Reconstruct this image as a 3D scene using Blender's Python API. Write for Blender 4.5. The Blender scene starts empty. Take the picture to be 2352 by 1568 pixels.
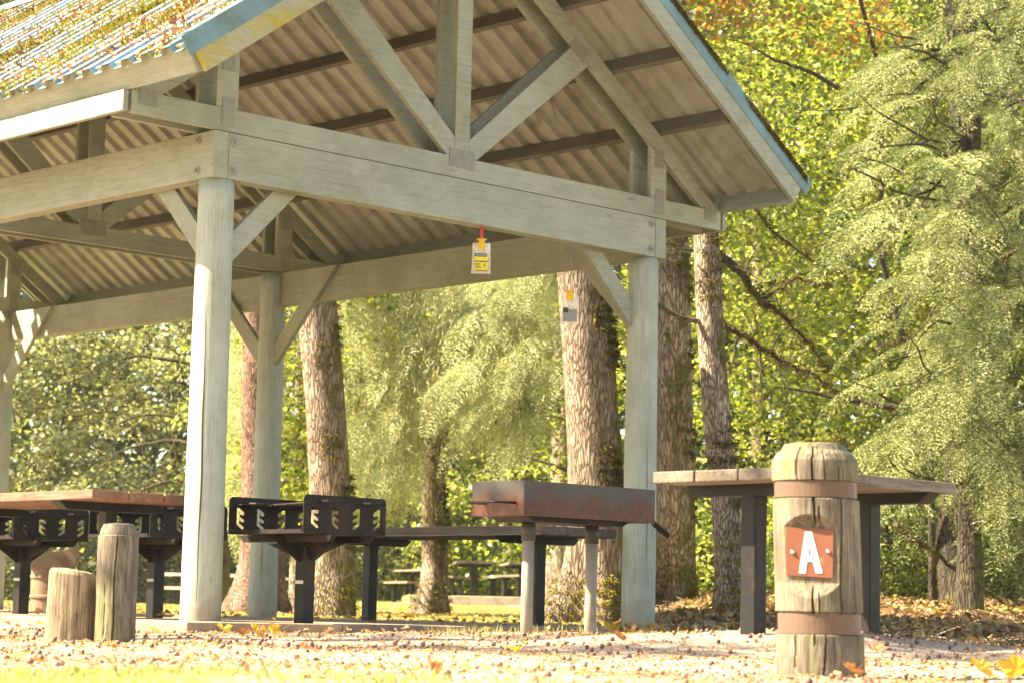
import bpy, bmesh, math, random
import numpy as np
from mathutils import Vector, Matrix, noise
random.seed(7); rng = np.random.default_rng(7)
S = bpy.context.scene; COL = S.collection
PI = math.pi; RAD = math.radians

# ---------------------------------------------------------------- camera frame
C0 = np.array([-8.28867, -11.31441, 0.1055])
CR = np.array([0.717862, -0.695833, 0.022145]); CU = np.array([-0.097879, -0.069382, 0.992777]); CF = np.array([0.68927, 0.714845, 0.117914])
FPX = 5200.0
VH = np.array([CF[0], CF[1]]); VH = VH/np.linalg.norm(VH); RH = np.array([VH[1], -VH[0]])
def ray(px, py): return CF + CR*(px-1176)/FPX - CU*(py-784)/FPX
def at(px, py, d): return Vector(C0 + ray(px, py)*d)
def onp(px, py, ax, v):
    r = ray(px, py); return Vector(C0 + r*(v-C0[ax])/r[ax])
def ld(x, y):
    dx, dy = x-C0[0], y-C0[1]
    return dx*RH[0]+dy*RH[1], dx*VH[0]+dy*VH[1]
def xy(lat, d): return C0[0]+RH[0]*lat+VH[0]*d, C0[1]+RH[1]*lat+VH[1]*d
def sst(a, b, t):
    t = np.clip((t-a)/(b-a), 0, 1); return t*t*(3-2*t)
HD = [0, 9, 12.5, 17, 22, 31, 37, 45, 49, 56, 66, 90, 200]
HZ = [-.085, -.075, -.062, -.045, -.035, -.005, .02, .17, .2, .26, .7, 2.5, 9.]
def hz(x, y):
    x = np.asarray(x, float); y = np.asarray(y, float)
    l, d = ld(x, y); d = np.maximum(d, .5)
    b = np.interp(d, HD, HZ)
    r = l/d
    right = sst(.045, .085, r)
    b = b + right*np.interp(d, [14, 18, 30, 60], [0, .1, .38, 1.6])*(1)
    left = sst(-.06, -.12, r)*sst(34, 48, d)
    b = b - left*np.interp(d, [34, 48, 70], [0, .17, .2])
    # soil mound under the right hand table
    b = b + .1*np.exp(-(((x-.45)/1.3)**2+((y+4.3)/1.0)**2)) + .05*np.exp(-(((x-.8)/1.5)**2+((y+2.2)/1.0)**2))
    b = b + .006*np.sin(x*2.1+y*1.3)+.004*np.sin(x*5.3-y*4.1)
    # keep below the shelter pad
    ins = sst(-.9, -.5, x)*sst(5.2, 4.8, x)*sst(-1, -.6, y)*sst(10.6, 10, y)
    b = b*(1-ins) + ins*np.minimum(b, -.055)
    return b
def hzf(x, y): return float(hz(x, y))

# ---------------------------------------------------------------- node helpers
def new_mat(name):
    m = bpy.data.materials.new(name); m.use_nodes = True
    nt = m.node_tree; b = nt.nodes['Principled BSDF']; return m, nt, b
def N(nt, t, **k):
    n = nt.nodes.new(t)
    for a, v in k.items():
        if a.startswith('_'): setattr(n, a[1:], v)
        else: n.inputs[a.replace('_', ' ')].default_value = v
    return n
def L(nt, a, b): nt.links.new(a, b)
def ramp(nt, fac, stops, interp='LINEAR'):
    r = nt.nodes.new('ShaderNodeValToRGB'); r.color_ramp.interpolation = interp
    e = r.color_ramp.elements
    while len(e) < len(stops): e.new(.5)
    for k, (p, c) in enumerate(stops): e[k].position = p; e[k].color = (*c, 1) if len(c) == 3 else c
    L(nt, fac, r.inputs[0]); return r.outputs[0]
def coords(nt, kind='Object', scale=(1, 1, 1), rand=True, rot=(0, 0, 0)):
    tc = nt.nodes.new('ShaderNodeTexCoord'); mp = nt.nodes.new('ShaderNodeMapping')
    mp.inputs['Scale'].default_value = scale; mp.inputs['Rotation'].default_value = rot
    L(nt, tc.outputs[kind], mp.inputs['Vector'])
    if rand:
        oi = nt.nodes.new('ShaderNodeObjectInfo'); mm = nt.nodes.new('ShaderNodeMath'); mm.operation = 'MULTIPLY'; mm.inputs[1].default_value = 37.
        L(nt, oi.outputs['Random'], mm.inputs[0]); L(nt, mm.outputs[0], mp.inputs['Location'])
    return mp.outputs[0]
def noi(nt, vec, scale, detail=4, rough=.6, dist=0.):
    n = N(nt, 'ShaderNodeTexNoise', Scale=scale, Detail=detail, Roughness=rough, Distortion=dist); L(nt, vec, n.inputs['Vector']); return n.outputs['Fac']
def mix(nt, f, a, b, typ='MIX'):
    m = nt.nodes.new('ShaderNodeMix'); m.data_type = 'RGBA'; m.blend_type = typ
    for i, v in ((0, f), (6, a), (7, b)):
        if hasattr(v, 'links'): L(nt, v, m.inputs[i])
        elif i == 0: m.inputs[0].default_value = v
        else: m.inputs[i].default_value = (*v, 1)
    return m.outputs[2]
def math_(nt, op, a, b=0.):
    m = nt.nodes.new('ShaderNodeMath'); m.operation = op
    for i, v in ((0, a), (1, b)):
        if hasattr(v, 'links'): L(nt, v, m.inputs[i])
        else: m.inputs[i].default_value = v
    return m.outputs[0]
def bump(nt, bsdf, h, strength=.5, dist=.01):
    b = N(nt, 'ShaderNodeBump', Strength=strength, Distance=dist); L(nt, h, b.inputs['Height']); L(nt, b.outputs[0], bsdf.inputs['Normal'])

def mat_paint(name, c1, c2, stain=(.2, .2, .1), stain_amt=.35, rough=.65, grain=.35, gscale=(1.2, 14, 14), stain_lo=(.52, .78), knots=False, base=False):
    m, nt, b = new_mat(name)
    v = coords(nt, scale=gscale); v2 = coords(nt)
    g = noi(nt, v, 5, 6, .65, .6); big = noi(nt, v2, 1.7, 5, .6)
    base = ramp(nt, big, [(.3, c1), (.7, c2)])
    st = ramp(nt, noi(nt, v2, 3.1, 8, .72), [(stain_lo[0], (0, 0, 0)), (stain_lo[1], (1, 1, 1))])
    st = math_(nt, 'MULTIPLY', st, stain_amt)
    col = mix(nt, st, base, stain)
    gd = ramp(nt, g, [(.22, (.66, .62, .55)), (.42, (.95, .94, .92)), (.6, (1.06, 1.06, 1.05))])
    col = mix(nt, .85, col, gd, 'MULTIPLY')
    fine = noi(nt, coords(nt, scale=tuple(x*2.6 if x > 2 else x*.7 for x in gscale)), 4, 3, .6, .3)
    col = mix(nt, .7, col, ramp(nt, fine, [(.36, (.78, .75, .70)), (.46, (1, 1, 1))]), 'MULTIPLY')
    chk = noi(nt, coords(nt, scale=tuple(x*2 if x > 2 else x*.35 for x in gscale)), 1.6, 3, .55, .5)
    chk = ramp(nt, chk, [(.655, (0, 0, 0)), (.67, (1, 1, 1)), (.685, (0, 0, 0))]); col = mix(nt, math_(nt, 'MULTIPLY', chk, .6), col, (.06, .05, .035))
    dirt = noi(nt, v2, 1.1, 9, .75); col = mix(nt, .8, col, ramp(nt, dirt, [(.36, (.80, .80, .70)), (.55, (1.05, 1.04, 1.02))]), 'MULTIPLY')
    sp = ramp(nt, noi(nt, v2, 55, 2, .5), [(.7, (0, 0, 0)), (.74, (1, 1, 1))])
    col = mix(nt, math_(nt, 'MULTIPLY', sp, .35), col, (.12, .10, .07))
    if knots:
        vk = N(nt, 'ShaderNodeTexVoronoi', Scale=1.); L(nt, coords(nt, scale=(1.5, 5, 5)), vk.inputs['Vector'])
        col = mix(nt, math_(nt, 'MULTIPLY', ramp(nt, vk.outputs['Distance'], [(.05, (1, 1, 1)), (.09, (0, 0, 0))]), .5), col, (.13, .11, .07))
    if base:
        gp_ = nt.nodes.new('ShaderNodeNewGeometry'); sz_ = nt.nodes.new('ShaderNodeSeparateXYZ'); L(nt, gp_.outputs['Position'], sz_.inputs[0])
        hh = math_(nt, 'ADD', math_(nt, 'MULTIPLY', sz_.outputs[2], -2.2), math_(nt, 'ADD', noi(nt, v2, 6, 6, .7), .0))
        col = mix(nt, math_(nt, 'MULTIPLY', ramp(nt, hh, [(.05, (0, 0, 0)), (.5, (1, 1, 1))]), .65), col, (.20, .15, .095))
    L(nt, col, b.inputs['Base Color']); b.inputs['Roughness'].default_value = rough
    bump(nt, b, g, grain, .004); return m
def mat_wood(name, c1, c2, c3, rough=.8, stretch=18, axis=0, bs=.6, green=0., checks=0.):
    m, nt, b = new_mat(name)
    sc = [stretch]*3; sc[axis] = 1.0
    v = coords(nt, scale=sc); v2 = coords(nt)
    g = noi(nt, v, 3.0, 8, .7, .8); g2 = noi(nt, v, 11, 4, .6, .2)
    col = ramp(nt, g, [(.28, c1), (.5, c2), (.72, c3)])
    cr = ramp(nt, g2, [(.3, (.55, .5, .45)), (.42, (1, 1, 1))])
    col = mix(nt, .8, col, cr, 'MULTIPLY')
    if green:
        gm = ramp(nt, noi(nt, coords(nt, scale=(2.5, 2.5, 1)), 2.6, 5, .6), [(.48, (0, 0, 0)), (.66, (1, 1, 1))])
        col = mix(nt, math_(nt, 'MULTIPLY', gm, green), col, (.17, .19, .045))
    sf = [stretch*3.2]*3; sf[axis] = 1.6
    g3 = noi(nt, coords(nt, scale=sf), 3.2, 5, .7, .4); col = mix(nt, .9, col, ramp(nt, g3, [(.34, (.45, .40, .34)), (.46, (1, 1, 1)), (.62, (1.15, 1.13, 1.1))]), 'MULTIPLY')
    big = ramp(nt, noi(nt, v2, 5, 7, .7), [(.36, (.5, .46, .42)), (.52, (.95, .95, .95)), (.7, (1.1, 1.1, 1.1))])
    col = mix(nt, .7, col, big, 'MULTIPLY')
    if checks:
        sk = [26]*3; sk[axis] = 1.1
        ck = noi(nt, coords(nt, scale=sk), 1.0, 4, .6, .7); ck = ramp(nt, ck, [(.56, (0, 0, 0)), (.575, (1, 1, 1)), (.60, (0, 0, 0))])
        col = mix(nt, math_(nt, 'MULTIPLY', ck, checks), col, (.03, .02, .012))
        dk = ramp(nt, noi(nt, coords(nt, scale=(3, 3, 1.2)), 1.7, 7, .7), [(.56, (0, 0, 0)), (.66, (1, 1, 1))]); col = mix(nt, math_(nt, 'MULTIPLY', dk, .6), col, (.055, .045, .035))
    L(nt, col, b.inputs['Base Color']); b.inputs['Roughness'].default_value = rough
    bump(nt, b, math_(nt, 'ADD', g, math_(nt, 'MULTIPLY', g2, .5)), bs, .012); return m
def mat_metal(name, c1, c2, rust=(.16, .06, .03), amt=.3, rough=.5, metallic=.0, sc=5., lo=.5, grad=None, wd=.1):
    m, nt, b = new_mat(name); v = coords(nt)
    n = noi(nt, v, sc, 9, .68)
    if grad:
        sp = nt.nodes.new('ShaderNodeSeparateXYZ'); L(nt, v, sp.inputs[0])
        tcz = nt.nodes.new('ShaderNodeTexCoord'); L(nt, tcz.outputs['Object'], sp.inputs[0])
        zz = math_(nt, 'MULTIPLY', math_(nt, 'SUBTRACT', grad[0], sp.outputs[2]), grad[1])
        n = math_(nt, 'ADD', n, zz)
    f = ramp(nt, n, [(lo, (0, 0, 0)), (lo+wd, (1, 1, 1))])
    base = ramp(nt, noi(nt, v, 2.3, 6, .6), [(.3, c1), (.7, c2)])
    rc = ramp(nt, noi(nt, v, 23, 6, .7), [(.3, tuple(x*.5 for x in rust)), (.7, tuple(min(1, x*1.5) for x in rust))])
    col = mix(nt, math_(nt, 'MULTIPLY', f, amt), base, rc)
    L(nt, col, b.inputs['Base Color']); b.inputs['Roughness'].default_value = rough; b.inputs['Metallic'].default_value = metallic; b.inputs['Specular IOR Level'].default_value = .22
    bump(nt, b, noi(nt, v, 120, 3, .6), .15, .003); return m
def mat_plain(name, c, rough=.6, **k):
    m, nt, b = new_mat(name); v = coords(nt)
    col = mix(nt, .6, c, ramp(nt, noi(nt, v, 20, 5, .6), [(.3, (.75, .75, .75)), (.7, (1.1, 1.1, 1.1))]), 'MULTIPLY')
    L(nt, col, b.inputs['Base Color']); b.inputs['Roughness'].default_value = rough
    for a, x in k.items(): b.inputs[a.replace('_', ' ')].default_value = x
    return m
def mat_leaf(name, stops, transl=.45, rough=.42, spec=.5, tr_tint=(1.08, 1.15, .52)):
    m, nt, b = new_mat(name)
    g = nt.nodes.new('ShaderNodeNewGeometry')
    rm = math_(nt, 'ADD', math_(nt, 'MULTIPLY', g.outputs['Random Per Island'], .66), math_(nt, 'SUBTRACT', math_(nt, 'MULTIPLY', noi(nt, coords(nt, 'Object', rand=False), .9, 3, .6), 1.3), .45))
    col = ramp(nt, rm, stops)
    L(nt, col, b.inputs['Base Color']); b.inputs['Roughness'].default_value = rough
    b.inputs['Specular IOR Level'].default_value = spec
    t = nt.nodes.new('ShaderNodeBsdfTranslucent'); tc = mix(nt, 1., col, tr_tint, 'MULTIPLY'); L(nt, tc, t.inputs['Color'])
    mx = nt.nodes.new('ShaderNodeMixShader'); mx.inputs[0].default_value = transl
    L(nt, b.outputs[0], mx.inputs[1]); L(nt, t.outputs[0], mx.inputs[2])
    L(nt, mx.outputs[0], nt.nodes['Material Output'].inputs['Surface']); return m
def mat_bark(name, c1, c2, c3, sc=1., moss=.3, moss_side=1.):
    m, nt, b = new_mat(name)
    v = coords(nt, scale=(1, 1, .15)); v2 = coords(nt)
    vo = N(nt, 'ShaderNodeTexVoronoi', Scale=31*sc); vo.feature = 'DISTANCE_TO_EDGE'
    wv = nt.nodes.new('ShaderNodeVectorMath'); wv.operation = 'ADD'
    nn = N(nt, 'ShaderNodeTexNoise', Scale=9., Detail=4.); L(nt, v, nn.inputs['Vector'])
    sc_ = nt.nodes.new('ShaderNodeVectorMath'); sc_.operation = 'SCALE'; sc_.inputs['Scale'].default_value = .09
    L(nt, nn.outputs['Color'], sc_.inputs[0]); L(nt, v, wv.inputs[0]); L(nt, sc_.outputs[0], wv.inputs[1]); L(nt, wv.outputs[0], vo.inputs['Vector'])
    h = ramp(nt, vo.outputs['Distance'], [(0, (0, 0, 0)), (.16, (.8, .8, .8)), (.5, (1, 1, 1))])
    base = ramp(nt, noi(nt, v2, 3.2, 6, .65), [(.3, c1), (.52, c2), (.7, c3)])
    dk = ramp(nt, vo.outputs['Distance'], [(0, (.22, .17, .135)), (.10, (.68, .63, .58)), (.22, (1, 1, 1))])
    col = mix(nt, .9, base, dk, 'MULTIPLY')
    ms = noi(nt, coords(nt, scale=(1, 1, .8)), 3.3, 6, .65)
    tcg = nt.nodes.new('ShaderNodeNewGeometry'); dt = nt.nodes.new('ShaderNodeVectorMath'); dt.operation = 'DOT_PRODUCT'
    dt.inputs[1].default_value = (.75, -.55, .1); L(nt, tcg.outputs['True Normal'], dt.inputs[0])
    f = math_(nt, 'ADD', ms, math_(nt, 'MULTIPLY', dt.outputs['Value'], .12*moss_side))
    f = ramp(nt, f, [(.60-.18*moss, (0, 0, 0)), (.68-.18*moss, (1, 1, 1))])
    mc = ramp(nt, noi(nt, v2, 30, 4, .7), [(.3, (.035, .03, .008)), (.7, (.17, .15, .03))])
    col = mix(nt, f, col, mc)
    L(nt, col, b.inputs['Base Color']); b.inputs['Roughness'].default_value = .9
    bump(nt, b, math_(nt, 'ADD', h, math_(nt, 'MULTIPLY', noi(nt, v2, 40, 4, .7), .5)), .95, .026); return m

M = {}
GR = (.40, .41, .35)
M['paint'] = mat_paint('grey_green_paint', (.235, .25, .20), (.315, .325, .265), (.15, .145, .07), .5, knots=True)
M['paint_post'] = mat_paint('post_paint', (.285, .314, .275), (.365, .395, .34), (.17, .17, .10), .4, base=True, gscale=(16, 16, 1.0), grain=.4)
M['paint_dark'] = mat_paint('weathered_purlin', (.10, .084, .067), (.165, .142, .116), (.06, .048, .035), .5, grain=.35)
M['paint_rake'] = mat_paint('lichen_fascia', (.27, .26, .20), (.34, .33, .26), (.36, .28, .02), 1.0, stain_lo=(.44, .62))
M['sheet_in'] = mat_paint('sheet_underside', (.325, .318, .285), (.425, .418, .375), (.12, .09, .05), .6, rough=.5, grain=.1, gscale=(1, 1, 1))
M['sheet_top'] = mat_metal('blue_sheet', (.13, .25, .33), (.24, .38, .46), (.20, .17, .09), .7, .6, sc=3.)
M['trim'] = mat_metal('blue_trim', (.12, .22, .26), (.17, .30, .34), (.10, .10, .05), .7, .7, sc=4, lo=.38, wd=.32)
M['plate'] = mat_plain('painted_plate', (.24, .24, .19), .5)
M['wood_red'] = mat_wood('stained_redwood', (.10, .045, .028), (.185, .085, .05), (.27, .145, .09), axis=1, stretch=14)
M['wood_grey'] = mat_wood('weathered_board', (.10, .075, .055), (.18, .14, .105), (.26, .215, .165), axis=1, stretch=14)
M['wood_old'] = mat_wood('pale_timber', (.16, .12, .085), (.27, .21, .16), (.36, .29, .23), axis=0, stretch=14)
M['wood_far'] = mat_wood('brown_far_board', (.13, .08, .05), (.22, .15, .10), (.32, .24, .17), axis=1, stretch=14)
M['wood_dark'] = mat_wood('dark_board', (.06, .045, .035), (.11, .085, .065), (.16, .125, .10), axis=1, stretch=14)
M['wood_sunlit'] = mat_wood('sunlit_board', (.55, .47, .38), (.72, .64, .54), (.82, .75, .66), axis=1, stretch=14)  # boards lightened so that direct sun is painted into their colour
M['post_old'] = mat_wood('old_post_wood', (.065, .05, .036), (.165, .13, .09), (.30, .25, .185), axis=2, stretch=9, bs=.8, green=.6, checks=.8)
M['post_pale'] = mat_wood('cut_post_wood', (.16, .105, .06), (.29, .205, .125), (.42, .32, .22), axis=2, stretch=8, bs=.8, green=.25, checks=.5)
M['black_steel'] = mat_metal('dark_steel', (.006, .0055, .0055), (.013, .012, .0115), (.03, .022, .016), .6, .5, sc=6)
M['grill'] = mat_metal('soot_steel', (.006, .0045, .004), (.011, .008, .0065), (.035, .017, .011), .6, .6, sc=6)
M['rust_box'] = mat_metal('rusted_box', (.035, .031, .028), (.065, .057, .05), (.075, .026, .012), .95, .42, sc=4.2, lo=.46, grad=(.115, 2.6), wd=.16)
M['pipe'] = mat_metal('grey_pipe', (.20, .17, .13), (.27, .235, .185), (.15, .09, .05), .4, .55, sc=12, lo=.55)
M['band'] = mat_metal('copper_band', (.105, .065, .045), (.16, .10, .07), (.09, .04, .02), .6, .5, sc=8, lo=.55)
M['sign'] = mat_metal('sign_enamel', (.155, .052, .03), (.205, .075, .045), (.4, .2, .12), .5, .5, sc=16, lo=.58)
M['white'] = mat_plain('white_enamel', (.82, .80, .72), .4)
M['screw'] = mat_plain('screw_metal', (.45, .45, .45), .3, Metallic=.8)
M['ash'] = mat_metal('brown_can', (.19, .12, .075), (.25, .165, .105), (.11, .06, .04), .5, .6)
M['label'] = mat_plain('label_tape', (.5, .48, .38), .6)
M['crack'] = mat_plain('crack_dark', (.03, .022, .015), .95)
M['red'] = mat_plain('red_strap', (.55, .02, .02), .4)
M['yellow'] = mat_plain('yellow_cap', (.75, .45, .01), .4)
M['lab_y'] = mat_plain('yellow_label', (.72, .58, .03), .5)
M['lab_k'] = mat_plain('black_label', (.03, .03, .03), .5)
M['lab_g'] = mat_plain('grey_bag', (.22, .22, .2), .5)
m, nt, b = new_mat('clear_bag'); M['bag'] = m
b.inputs['Base Color'].default_value = (.8, .78, .66, 1); b.inputs['Roughness'].default_value = .2; b.inputs['Alpha'].default_value = .45
L(nt, ramp(nt, noi(nt, coords(nt), 22, 4, .7), [(.35, (.2, .2, .2)), (.7, (.75, .75, .75))]), b.inputs['Alpha'])
m, nt, b = new_mat('concrete'); M['concrete'] = m
v = coords(nt); L(nt, ramp(nt, noi(nt, v, 4, 8, .7), [(.3, (.17, .115, .07)), (.55, (.28, .20, .135)), (.75, (.38, .29, .20))]), b.inputs['Base Color'])
b.inputs['Roughness'].default_value = .9; bump(nt, b, noi(nt, v, 60, 5, .7), .6, .01)
# bark
M['bark_maple'] = mat_bark('maple_bark', (.17, .115, .08), (.31, .225, .165), (.46, .36, .28), 1., .25)
M['bark_moss'] = mat_bark('mossy_bark', (.20, .14, .09), (.34, .25, .18), (.46, .36, .27), 1., .55)
M['bark_red'] = mat_bark('red_bark', (.17, .085, .06), (.27, .15, .11), (.36, .22, .165), 1.3, -.3)
M['bark_pale'] = mat_bark('pale_bark', (.26, .2, .145), (.39, .31, .235), (.52, .44, .35), 1.6, .05)
M['bark_dark'] = mat_bark('dark_bark', (.035, .025, .018), (.07, .05, .032), (.11, .08, .05), 1.2, .5)
# leaves; palest ramp stops put bright highlights into the foliage colour
M['lf_maple'] = mat_leaf('vine_maple_leaves', [(.12, (.065, .09, .025)), (.42, (.18, .225, .055)), (.7, (.37, .39, .10)), (.92, (.58, .55, .22))], .55)
M['lf_orange'] = mat_leaf('turning_maple_leaves', [(.2, (.22, .25, .035)), (.48, (.36, .22, .05)), (.7, (.40, .16, .06)), (.9, (.45, .28, .08))], .5, tr_tint=(1.1, 1., .6))
M['lf_olive'] = mat_leaf('glossy_olive_leaves', [(.15, (.055, .068, .033)), (.5, (.225, .235, .12)), (.8, (.42, .42, .24)), (.95, (.68, .65, .44))], .4, .35, .5)
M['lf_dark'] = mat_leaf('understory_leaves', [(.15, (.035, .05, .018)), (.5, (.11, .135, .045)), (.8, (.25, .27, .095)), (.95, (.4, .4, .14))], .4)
M['lf_spruce'] = mat_leaf('spruce_needles', [(.15, (.045, .06, .02)), (.5, (.15, .18, .06)), (.8, (.32, .34, .13)), (.95, (.56, .54, .28))], .22, .5, .3, (1, 1.1, .6))
M['lf_moss'] = mat_leaf('moss_drapes', [(.15, (.26, .25, .14)), (.45, (.52, .51, .30)), (.75, (.72, .69, .46)), (.95, (.85, .8, .62))], .45, .7, .2, (1.1, 1.1, .6))
M['lf_tuft'] = mat_leaf('bark_moss_tufts', [(.2, (.045, .036, .014)), (.6, (.11, .09, .026)), (.9, (.22, .18, .045))], .25, .8, .1)
M['lf_fall'] = mat_leaf('fallen_leaves', [(.12, (.10, .055, .03)), (.35, (.28, .14, .07)), (.55, (.42, .22, .11)), (.75, (.5, .33, .17)), (.92, (.6, .42, .06))], .25, .6, .3, (1.2, 1., .5))
M['lf_fall2'] = mat_leaf('forest_litter', [(.12, (.06, .04, .025)), (.4, (.17, .10, .055)), (.65, (.3, .19, .10)), (.85, (.42, .30, .15)), (.95, (.3, .3, .06))], .2, .7, .2, (1.1, 1., .5))
M['grass'] = mat_leaf('grass_blades', [(.15, (.17, .19, .06)), (.5, (.34, .35, .13)), (.8, (.5, .47, .24)), (.95, (.62, .56, .36))], .45, .5, .3)
M['yleaf'] = mat_leaf('yellow_leaf', [(.2, (.36, .22, .05)), (.6, (.5, .35, .06)), (.9, (.5, .43, .13))], .4, .5, .3, (1.1, 1, .5))
M['oleaf'] = mat_leaf('orange_leaf', [(.2, (.33, .13, .06)), (.9, (.42, .20, .09))], .4, .5, .3, (1.1, 1, .5))
m, nt, b = new_mat('nut_shell'); M['nut'] = m
oi = nt.nodes.new('ShaderNodeObjectInfo'); gi = nt.nodes.new('ShaderNodeNewGeometry')
L(nt, ramp(nt, math_(nt, 'FRACT', math_(nt, 'ADD', oi.outputs['Random'], gi.outputs['Random Per Island'])), [(0, (.085, .035, .025)), (.5, (.17, .075, .052)), (1, (.28, .15, .11))]), b.inputs['Base Color']); b.inputs['Roughness'].default_value = .6
m, nt, b = new_mat('ground_soil'); M['ground'] = m
v = coords(nt, rand=False); n1 = noi(nt, v, .55, 7, .62); n2 = noi(nt, v, 9, 8, .7); n3 = noi(nt, v, 130, 3, .7)
soil = ramp(nt, n2, [(.3, (.25, .185, .135)), (.55, (.36, .285, .215)), (.75, (.45, .37, .29))])
gs = ramp(nt, noi(nt, v, 30, 4, .7), [(.3, (.12, .12, .03)), (.6, (.26, .25, .075)), (.8, (.36, .3, .14))])
# lawn mask: far enough from the camera (world position along the view axis), i.e. past the shelter
geo = nt.nodes.new('ShaderNodeNewGeometry'); dp = nt.nodes.new('ShaderNodeVectorMath'); dp.operation = 'DOT_PRODUCT'
dp.inputs[1].default_value = (VH[0], VH[1], 0); L(nt, geo.outputs['Position'], dp.inputs[0])
dd = math_(nt, 'SUBTRACT', dp.outputs['Value'], float(C0[:2] @ VH))
far = math_(nt, 'ADD', math_(nt, 'MULTIPLY', math_(nt, 'SUBTRACT', dd, 17.), .15), math_(nt, 'MULTIPLY', math_(nt, 'SUBTRACT', n1, .5), 3.))
near = math_(nt, 'ADD', math_(nt, 'MULTIPLY', math_(nt, 'SUBTRACT', 5.75, dd), .8), math_(nt, 'MULTIPLY', math_(nt, 'SUBTRACT', n1, .5), 3.))
msk = ramp(nt, math_(nt, 'MAXIMUM', far, near), [(0, (0, 0, 0)), (.6, (1, 1, 1))])
col = mix(nt, msk, soil, gs)
col = mix(nt, .55, col, ramp(nt, n3, [(.3, (.6, .58, .55)), (.6, (1.1, 1.1, 1.1))]), 'MULTIPLY')
L(nt, col, b.inputs['Base Color']); b.inputs['Roughness'].default_value = .95
bump(nt, b, math_(nt, 'ADD', n2, math_(nt, 'MULTIPLY', n3, .4)), .8, .02)

# ---------------------------------------------------------------- object helpers
def tag(o, label=None, cat=None, group=None, kind=None):
    if label: o['label'] = label
    if cat: o['category'] = cat
    if group: o['group'] = group
    if kind: o['kind'] = kind
    return o
def empty(name, loc=(0, 0, 0), rz=0.):
    o = bpy.data.objects.new(name, None); o.location = loc; o.rotation_euler = (0, 0, rz); o.empty_display_size = .2; COL.objects.link(o); return o
def link(name, me, mat, parent=None, bevel=0, smooth=False):
    for mm in (mat if isinstance(mat, (list, tuple)) else [mat]): me.materials.append(mm)
    o = bpy.data.objects.new(name, me); COL.objects.link(o)
    if parent: o.parent = parent
    if bevel:
        md = o.modifiers.new('bevel', 'BEVEL'); md.width = bevel; md.segments = 2; md.limit_method = 'ANGLE'
    if smooth: me.polygons.foreach_set('use_smooth', [True]*len(me.polygons))
    return o
class MB:
    def __init__(s): s.v = []; s.f = []
    def add(s, vs, fs):
        k = len(s.v); s.v += [tuple(v) for v in vs]; s.f += [tuple(i+k for i in f) for f in fs]; return s
    def frame(s, p, ex, ey, ez):
        p = Vector(p); vs = [p+ex*a+ey*b_+ez*c for a in (-1, 1) for b_ in (-1, 1) for c in (-1, 1)]
        return s.add(vs, [(0, 1, 3, 2), (4, 6, 7, 5), (0, 4, 5, 1), (2, 3, 7, 6), (0, 2, 6, 4), (1, 5, 7, 3)])
    def box(s, x0, x1, y0, y1, z0, z1):
        return s.frame(((x0+x1)/2, (y0+y1)/2, (z0+z1)/2), Vector(((x1-x0)/2, 0, 0)), Vector((0, (y1-y0)/2, 0)), Vector((0, 0, (z1-z0)/2)))
    def prism(s, pts, e):       # polygon extruded along vector e
        n = len(pts); e = Vector(e); a = [Vector(p) for p in pts]
        return s.add(a+[p+e for p in a], [tuple(range(n))[::-1], tuple(range(n, 2*n))]+[(i, (i+1) % n, n+(i+1) % n, n+i) for i in range(n)])
    def tube(s, pts, rad, n=10, cap=True):
        pts = [Vector(p) for p in pts]; rad = rad if isinstance(rad, (list, tuple)) else [rad]*len(pts); vs = []; fs = []
        up = None
        for i, p in enumerate(pts):
            t = (pts[min(i+1, len(pts)-1)]-pts[max(i-1, 0)]).normalized()
            a = (up - t*up.dot(t)) if up else t.orthogonal()
            a.normalize(); up = a; b_ = t.cross(a)
            vs += [p+(a*math.cos(2*PI*k/n)+b_*math.sin(2*PI*k/n))*rad[i] for k in range(n)]
        for i in range(len(pts)-1):
            fs += [(i*n+k, i*n+(k+1) % n, (i+1)*n+(k+1) % n, (i+1)*n+k) for k in range(n)]
        if cap: fs += [tuple(range(n))[::-1], tuple(range(len(vs)-n, len(vs)))]
        return s.add(vs, fs)
    def obj(s, name, mat, parent=None, bevel=0, smooth=False):
        me = bpy.data.meshes.new(name); me.from_pydata(s.v, [], s.f); me.update()
        return link(name, me, mat, parent, bevel, smooth)
def child_local(o, parent_world_loc=None): return o
def board(name, p0, p1, w, h, mat, parent=None, up=(0, 0, 1), bevel=.006, cut=None):
    """timber from p0 to p1; local X = length (grain), Y = thickness w, Z = depth h (towards up)"""
    p0, p1 = Vector(p0), Vector(p1); x = (p1-p0).normalized(); up = Vector(up); y = up.cross(x).normalized(); z = x.cross(y)
    ln = (p1-p0).length
    mb = MB(); mb.box(-ln/2, ln/2, -w/2, w/2, -h/2, h/2); o = mb.obj(name, mat, parent, bevel)
    mtx = Matrix(((x.x, y.x, z.x), (x.y, y.y, z.y), (x.z, y.z, z.z))).to_4x4(); mtx.translation = (p0+p1)/2
    o.matrix_basis = MINV(parent) @ mtx if parent else mtx; o['_w'] = 0
    WM[o.name] = mtx; return o
WM = {}
def MINV(par): return WM[par.name].inverted() if par is not None and par.name in WM else Matrix()
def quads(name, V, mat, parent=None, nv=4):
    V = np.asarray(V, np.float32); n = len(V)
    me = bpy.data.meshes.new(name); me.vertices.add(n*nv); me.vertices.foreach_set('co', V.reshape(-1))
    me.loops.add(n*nv); me.loops.foreach_set('vertex_index', np.arange(n*nv, dtype=np.int32))
    me.polygons.add(n); me.polygons.foreach_set('loop_start', np.arange(0, n*nv, nv, dtype=np.int32)); me.update(calc_edges=True)
    return link(name, me, mat, parent)
def unit(a): return a/np.maximum(np.linalg.norm(a, axis=-1, keepdims=True), 1e-9)
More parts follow.
